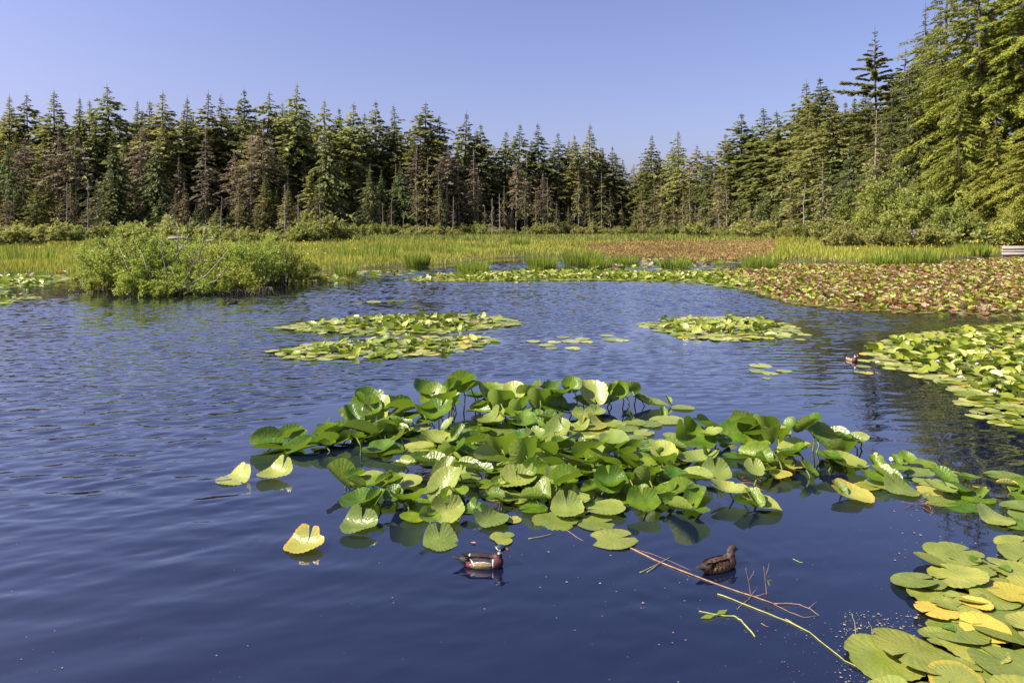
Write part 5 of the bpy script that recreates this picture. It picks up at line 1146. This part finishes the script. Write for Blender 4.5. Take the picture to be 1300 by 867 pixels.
def duck_body(male, up):
    b = MB(); k = 0.0 if male else -.004
    ellipsoid(b, (-.01, 0, .03), (.165, .072, .062)); ellipsoid(b, (.09, 0, .036), (.075, .062, .058)); ellipsoid(b, (-.12, 0, .045), (.09, .05, .04), -.12)
    ellipsoid(b, (-.19, 0, .058), (.075, .03, .013), -.2); ellipsoid(b, (-.05, 0, .062), (.12, .055, .034))
    for i_ in range(7):
        t = i_ / 6; q = (.036 - .010 * t) if male else (.043 - .010 * t); ellipsoid(b, (.115 + .016 * t, 0, .06 + t * (.08 * up)), (q, q * .86, .03), n=12)
    hz = .06 + .085 * up
    g_ = 1.08 if male else 1.16; ellipsoid(b, (.14, 0, hz + .006), (.038 * g_, .026 * g_, .028 * g_)); ellipsoid(b, (.157, 0, hz + .003), (.026, .02, .02))
    ellipsoid(b, (.109, 0, hz - .008 if male else hz - .002), (.023, .016, .036 if male else .026), .35)
    me = evaluated(b.mesh('body', []), [('REMESH', dict(mode='VOXEL', voxel_size=.0042)), ('SMOOTH', dict(factor=.5, iterations=6))])
    n = len(me.vertices); co = np.zeros(n * 3, np.float32); me.vertices.foreach_get('co', co); co = co.reshape(-1, 3); x, y, z = co.T; ay = np.abs(y)
    col_ = np.zeros((n, 4), np.float32); col_[:, 3] = 1
    def paint(mask, c): col_[mask, :3] = c
    if male:
        paint(np.ones(n, bool), (.035, .028, .03))
        flank = (((x + .005) / .105) ** 2 + ((z - .022) / .034) ** 2 < 1) & (ay > .03)
        rim = (((x + .005) / .110) ** 2 + ((z - .023) / .038) ** 2 < 1) & (ay > .03) & (z > .03)
        paint(rim, (.5, .49, .45)); paint(flank, (.34, .24, .115))
        paint((x > .085) & (z < .10), (.12, .04, .042)); paint((x > .145) & (z < .09), (.06, .02, .025))  # burgundy breast; its front painted darker to stand for the shaded side
        paint((x > .076) & (x < .086) & (z < .075), (.8, .78, .74)); paint((x > .068) & (x < .076) & (z < .07), (.015, .013, .013))
        paint((x < -.115) & (x > -.14) & (z < .05), (.32, .05, .07)); paint((np.abs(x + .085 + (z - .05) * .8) < .005) & (z > .03) & (z < .09), (.75, .73, .7))
        paint((x < -.14), (.022, .018, .02))
        hd = (z > hz - .022) & (x > .08); paint(hd, (.012, .03, .02)); paint(hd & (z > hz + .018), (.015, .035, .07)); paint(hd & (x < .118), (.013, .032, .026))
        paint((z > .10) & (z < hz - .02), (.03, .03, .03)); paint((x > .118) & (z > hz - .034) & (z < hz - .017) & (x < .16), (.7, .7, .68)); paint(hd & (x > .132) & (x < .141) & (z < hz + .006) & (ay > .01), (.75, .75, .72)); paint(hd & (np.abs(z - hz + .004 - (.125 - x) * .8) < .004) & (x < .13) & (x > .1), (.75, .75, .72))
        paint((x > .155) & (z > hz - .012) & (z < hz + .012) & (ay > .012), (.012, .012, .014))
    else:
        r_ = np.random.default_rng(4); sp = np.sin(x * 210 + np.sin(z * 160) * 2) * np.sin(z * 230 + x * 60)
        paint(np.ones(n, bool), (.03, .019, .013)); paint(sp > .2, (.13, .07, .035)); paint((z < .055) & (sp > .0), (.28, .165, .07)); paint((z > .065) & (x < .1) & (sp < .25), (.035, .024, .018))
        paint((x < -.13), (.045, .03, .022)); paint((x < -.13) & (z < .048) & (sp > -.2), (.2, .12, .06))
        hd = (z > hz - .03) & (x > .085); paint(hd, (.10, .075, .065)); paint(hd & (z > hz + .012), (.045, .03, .026)); paint(hd & (z < hz - .004) & (x > .128), (.25, .2, .17)); paint((x > .15) & (z > hz - .006) & (z < hz + .014), (.06, .045, .04))
    a_ = me.attributes.new('plumage', 'FLOAT_COLOR', 'POINT'); a_.data.foreach_set('color', col_.ravel())
    me.materials.clear(); me.materials.append(M['plumage']); me.polygons.foreach_set('use_smooth', np.ones(len(me.polygons), bool))
    return me, hz

def wing_mesh(male):
    """folded wing: rows of overlapping feathers on a shallow shell"""
    r_ = np.random.default_rng(12); b = MB(); cols = []
    for row in range(6):
        for k in range(9):
            s = k / 8; x = .085 - .16 * s - .02 * (row % 2) * .5; z = .085 - row * .0095 + .004 * math.sin(s * 3) - .01 * s * (row > 3); y = -(.038 + .006 * row - .004 * row * row * .25) - .002 * s
            D = unit(np.array([[-1, .05, -.10 + .12 * s]])); S = unit(np.array([[.05, -.35, .9]]))
            b.kites(np.array([[x, y, z]]), D, S, .05 + .02 * s, .017, mid=.6, sag=.1)
            c = ((.03, .024, .03) if row < 2 else (.022, .03, .06) if row < 4 else (.04, .03, .03)) if male else ((.03, .02, .015) if (row * 2 + k) % 3 else (.10, .055, .028))
            if not male and row == 4: c = (.14, .09, .06)
            cols += [c] * 4
    for k in range(5):                                       # long wing tips
        b.kites(np.array([[-.07, -.03 - .002 * k, .082 - .006 * k]]), unit(np.array([[-1, .12, .08 - .03 * k]])), unit(np.array([[0, -.5, .8]])), .125 - .01 * k, .018, mid=.5)
        cols += [(.02, .018, .02) if male else (.05, .035, .03)] * 4
    me = b.mesh('wing', [M['plumage']], smooth=True); a_ = me.attributes.new('plumage', 'FLOAT_COLOR', 'POINT')
    a_.data.foreach_set('color', np.column_stack([np.array(cols), np.ones(len(cols))]).astype(np.float32).ravel()); return me

def duck(male, px, py, yaw, label, scale=.88, up=1.0):
    p = at(px, py); root_ = empty('duck', p); tag(root_, label, 'duck')
    Mx = Matrix.Translation(p) @ Matrix.Rotation(R(yaw), 4, 'Z') @ Matrix.Diagonal((scale, scale, scale, 1))
    me, hz = duck_body(male, up); link('body', me, root_, Mx)
    wm = wing_mesh(male)
    link('wing', wm, root_, Mx); link('wing', wm, root_, Mx @ Matrix.Diagonal((1, -1, 1, 1)))
    b = MB(); b.tube([[.168, 0, hz + .003], [.182, 0, hz], [.196, 0, hz - .006], [.207, 0, hz - .010]], [.0135, .0105, .0085, .005], sides=8); V = np.concatenate(b.V); V[:, 1] *= .85
    b.V = [V]; link('bill', b.mesh('bill', [M['bill_red' if male else 'bill_grey']], smooth=True), root_, Mx)
    if male:
        b = MB(); ellipsoid(b, (.207, 0, hz - .0095), (.006, .006, .004), n=8); link('bill_tip', b.mesh('bill_tip', [M['eye_dark']], smooth=True), root_, Mx)
    for s in (1, -1):
        b = MB(); ellipsoid(b, (.150, s * .0205, hz + .008), (.0062, .003, .0062) if male else (.005, .003, .005), n=8); e = link('eye', b.mesh('eye', [M['eye_red' if male else 'eye_dark']], smooth=True), root_, Mx)
        if male: b = MB(); ellipsoid(b, (.150, s * .0232, hz + .008), (.0028, .0014, .0028), n=8); link('pupil', b.mesh('pupil', [M['eye_dark']], smooth=True), e, Mx)
    return root_
duck(True, 614, 718, -4, 'colourful drake with red eye and tan flank swimming in front of the leaf patch', .86)
duck(False, 914, 722, 28, 'brown female duck swimming away to the right near the floating stems', .84, .82)
duck(True, 1081, 458, -80, 'distant duck swimming towards the camera beside the right lily bed', .82)
duck(False, 295, 386, -150, 'tiny distant brown duck in front of the shrub island', .85)

# ------------------------------------------------------------------ floating stems and twigs
def zp(u, v, z=.004): return np.array(at(640 + u / 3.095, 660 + v / 3.095, z))
def stem(root_, pts, r0, r1, mat='twig', name='stem'):
    b = MB(); pts = np.array(pts); t = np.linspace(0, len(pts) - 1, (len(pts) - 1) * 3 + 1); P = np.column_stack([np.interp(t, np.arange(len(pts)), pts[:, k]) for k in range(3)])
    P[1:-1] += np.random.default_rng(int(r0 * 1e6) + len(pts)).normal(0, .0012, P[1:-1].shape) * [1, 1, .3]
    b.tube(P, r0, r1, 6); return link(name, b.mesh(name, [M[mat]], smooth=True), root_)
def upright(u, v, h, dx=0, dy=0): q = zp(u, v); return [q + np.array([0, 0, -.03]), q + np.array([dx * .4, dy * .4, h * .5]), q + np.array([dx, dy, h])]
a = empty('floating_branch', zp(700, 200)); tag(a, 'long reddish bare branch floating in front of the female duck', 'branch')
stem(a, [zp(488, 106), zp(540, 130), zp(600, 160), zp(700, 200), zp(780, 230), zp(900, 274), zp(975, 298), zp(1060, 328)], .0052, .0034)
stem(a, [zp(1060, 328), zp(1110, 327), zp(1160, 331), zp(1205, 350), zp(1237, 374)], .003, .0015, name='twig'); stem(a, [zp(1060, 330), zp(1120, 360), zp(1180, 382), zp(1232, 376)], .0022, .001, name='twig'); stem(a, [zp(1195, 347), zp(1228, 320, .02)], .002, .001, name='twig')
stem(a, [zp(500, 112), zp(580, 132), zp(650, 160), zp(735, 198)], .0016, .001, name='twig'); stem(a, [zp(985, 300), zp(1040, 284, .02)], .002, .001, name='twig'); stem(a, [zp(920, 345, -.004 + .006), zp(960, 310), zp(995, 262, .03)], .002, .001, name='twig')
stem(a, upright(970, 290, .17, -.035), .0028, .0014, name='twig'); stem(a, [upright(970, 290, .17, -.035)[1], upright(970, 290, .17, .02)[2] + [0, 0, -.02]], .0015, .0008, name='twig')
stem(a, upright(1032, 290, .18, -.02), .0028, .0014, name='twig'); stem(a, [upright(1032, 290, .18, -.02)[1] + [0, 0, .02], upright(1032, 290, .2, .015)[2]], .0015, .0008, name='twig')
a = empty('drifting_reed', zp(1000, 352)); tag(a, 'long thin green stem drifting from the branch to the lower right pads', 'stem')
stem(a, [zp(838, 290), zp(900, 312), zp(1000, 352), zp(1120, 400), zp(1200, 440), zp(1262, 490), zp(1340, 552), zp(1385, 575)], .0036, .0026, 'straw'); stem(a, [zp(1105, 387), zp(1150, 412), zp(1197, 440)], .0022, .001, 'straw', 'twig')
a = empty('drifting_sprig', zp(830, 372)); tag(a, 'small sprig with two green leaves and a bent yellow stem', 'sprig')
stem(a, [zp(766, 357), zp(800, 364), zp(832, 371), zp(866, 376), zp(905, 377), zp(930, 392), zp(960, 425), zp(986, 458)], .003, .0045, 'straw')
for u, v, du, dv in ((832, 371, -62, 14), (832, 371, 46, -20)):
    p, q = zp(u, v, .012), zp(u + du, v + dv, .012); D = (q - p) / np.linalg.norm(q - p); b = MB(); b.kites([p], [D], [np.array([-D[1], D[0], 0])], np.linalg.norm(q - p), .045, mid=.5); link('leaf', b.mesh('leaf', [M['sedge']]), a)
p = upright(1032, 290, .12)[1]; a = empty('sprig', zp(1036, 290)); tag(a, 'tiny green and white shoot on the right upright twig', 'sprig')
b = MB(); r = np.random.default_rng(3)
b.kites(np.tile(p + [.005, 0, .03], (7, 1)), unit(r.normal(0, 1, (7, 3)) + [.6, 0, 0]), unit(r.normal(0, 1, (7, 3))), .035, .014); link('leaf', b.mesh('leaf', [M['sedge']]), a)
for u0, v0, u1, v1, mt, lab in [(533, 206, 660, 142, 'straw', 'dry straw crossing the reddish branch'), (1134, 152, 1176, 168, 'straw', 'short straw floating right of the female duck'), (247, 40, 312, 82, 'twig', 'short reddish stick under the front left pad'), (1010, 405, 1042, 420, 'twig', 'short brown stick below the long branch'), (95, 73, 195, 52, 'straw', 'thin green straw right of the male duck'), (560, 205, 615, 165, 'straw', 'second dry straw beside the reddish branch')]:
    a = empty('straw', zp(u0, v0)); tag(a, lab, 'straw'); stem(a, [zp(u0, v0, .006), zp((u0 + u1) / 2, (v0 + v1) / 2 + 2, .009), zp(u1, v1, .006)], .0024, .0014, mt)
for px, py, h, lab in [(1088, 811, .15, 'thin upright reed stem left of the lower right pads, taller one'), (1109, 806, .08, 'thin upright reed stem left of the lower right pads, shorter one')]:
    a = empty('reed_stem', at(px, py)); tag(a, lab, 'reed'); q = np.array(at(px, py)); stem(a, [q + [0, 0, -.05], q + [-.012, 0, h * .5], q + [-.03, 0, h]], .003, .0016, 'straw')
p = np.array(at(597, 688, .01)); a = empty('fallen_leaf', p); tag(a, 'small orange-red leaf scrap floating behind the male duck', 'leaf'); b = MB(); b.kites([p], [[1, -.1, 0]], [[.1, 1, 0]], .05, .02, mid=.5); link('blade', b.mesh('blade', [M['bill_red']]), a)

# flotsam flecks
r = np.random.default_rng(31); b = MB()
def flecks(n, box, s0, s1, power=1.0):
    px = box[0] + (box[2] - box[0]) * r.random(n); py = box[1] + (box[3] - box[1]) * r.random(n) ** power
    y = H_CAM * FPX / (py - HORIZON); X = (px - 650) * y / FPX; az = r.uniform(0, 6.28, n)
    D = np.column_stack([np.cos(az), np.sin(az), r.normal(0, .03, n)]); S = np.column_stack([-np.sin(az), np.cos(az), r.normal(0, .03, n)])
    s = s0 + (s1 - s0) * r.random(n) ** 4
    b.kites(np.column_stack([X, y, np.full(n, .0035)]), D, S, s, s * r.uniform(.3, .9, n), 0, .5)
flecks(260, (-20, 560, 1300, 867), .004, .014); flecks(260, (960, 780, 1200, 867), .003, .011); flecks(230, (1060, 775, 1160, 867), .004, .022); flecks(110, (1130, 640, 1300, 720), .006, .03); flecks(90, (640, 690, 1100, 820), .004, .022); flecks(120, (1070, 780, 1190, 812), .006, .028)
tag(link('floating_flecks', b.mesh('floating_flecks', [M['flake']])), 'pale flecks of pollen and leaf scraps drifting on the near water', 'flotsam', kind='stuff')
r = np.random.default_rng(32); b = MB()
for k in range(90):
    px, py = r.choice([(560, 595), (655, 640), (620, 610), (1180, 640), (535, 600), (950, 612), (820, 590)]) + r.normal(0, [12, 5]); q = np.array(at(px, py, .008)); az = r.uniform(0, 6.28); d = np.array([math.cos(az), math.sin(az), r.normal(0, .08)])
    b.tube([q, q + d * r.uniform(.05, .22)], .003, .0015, 4)
tag(link('dead_stems', b.mesh('dead_stems', [M['seed']])), 'brown rotting stems matted between the leaf clumps', 'dead stems', kind='stuff')
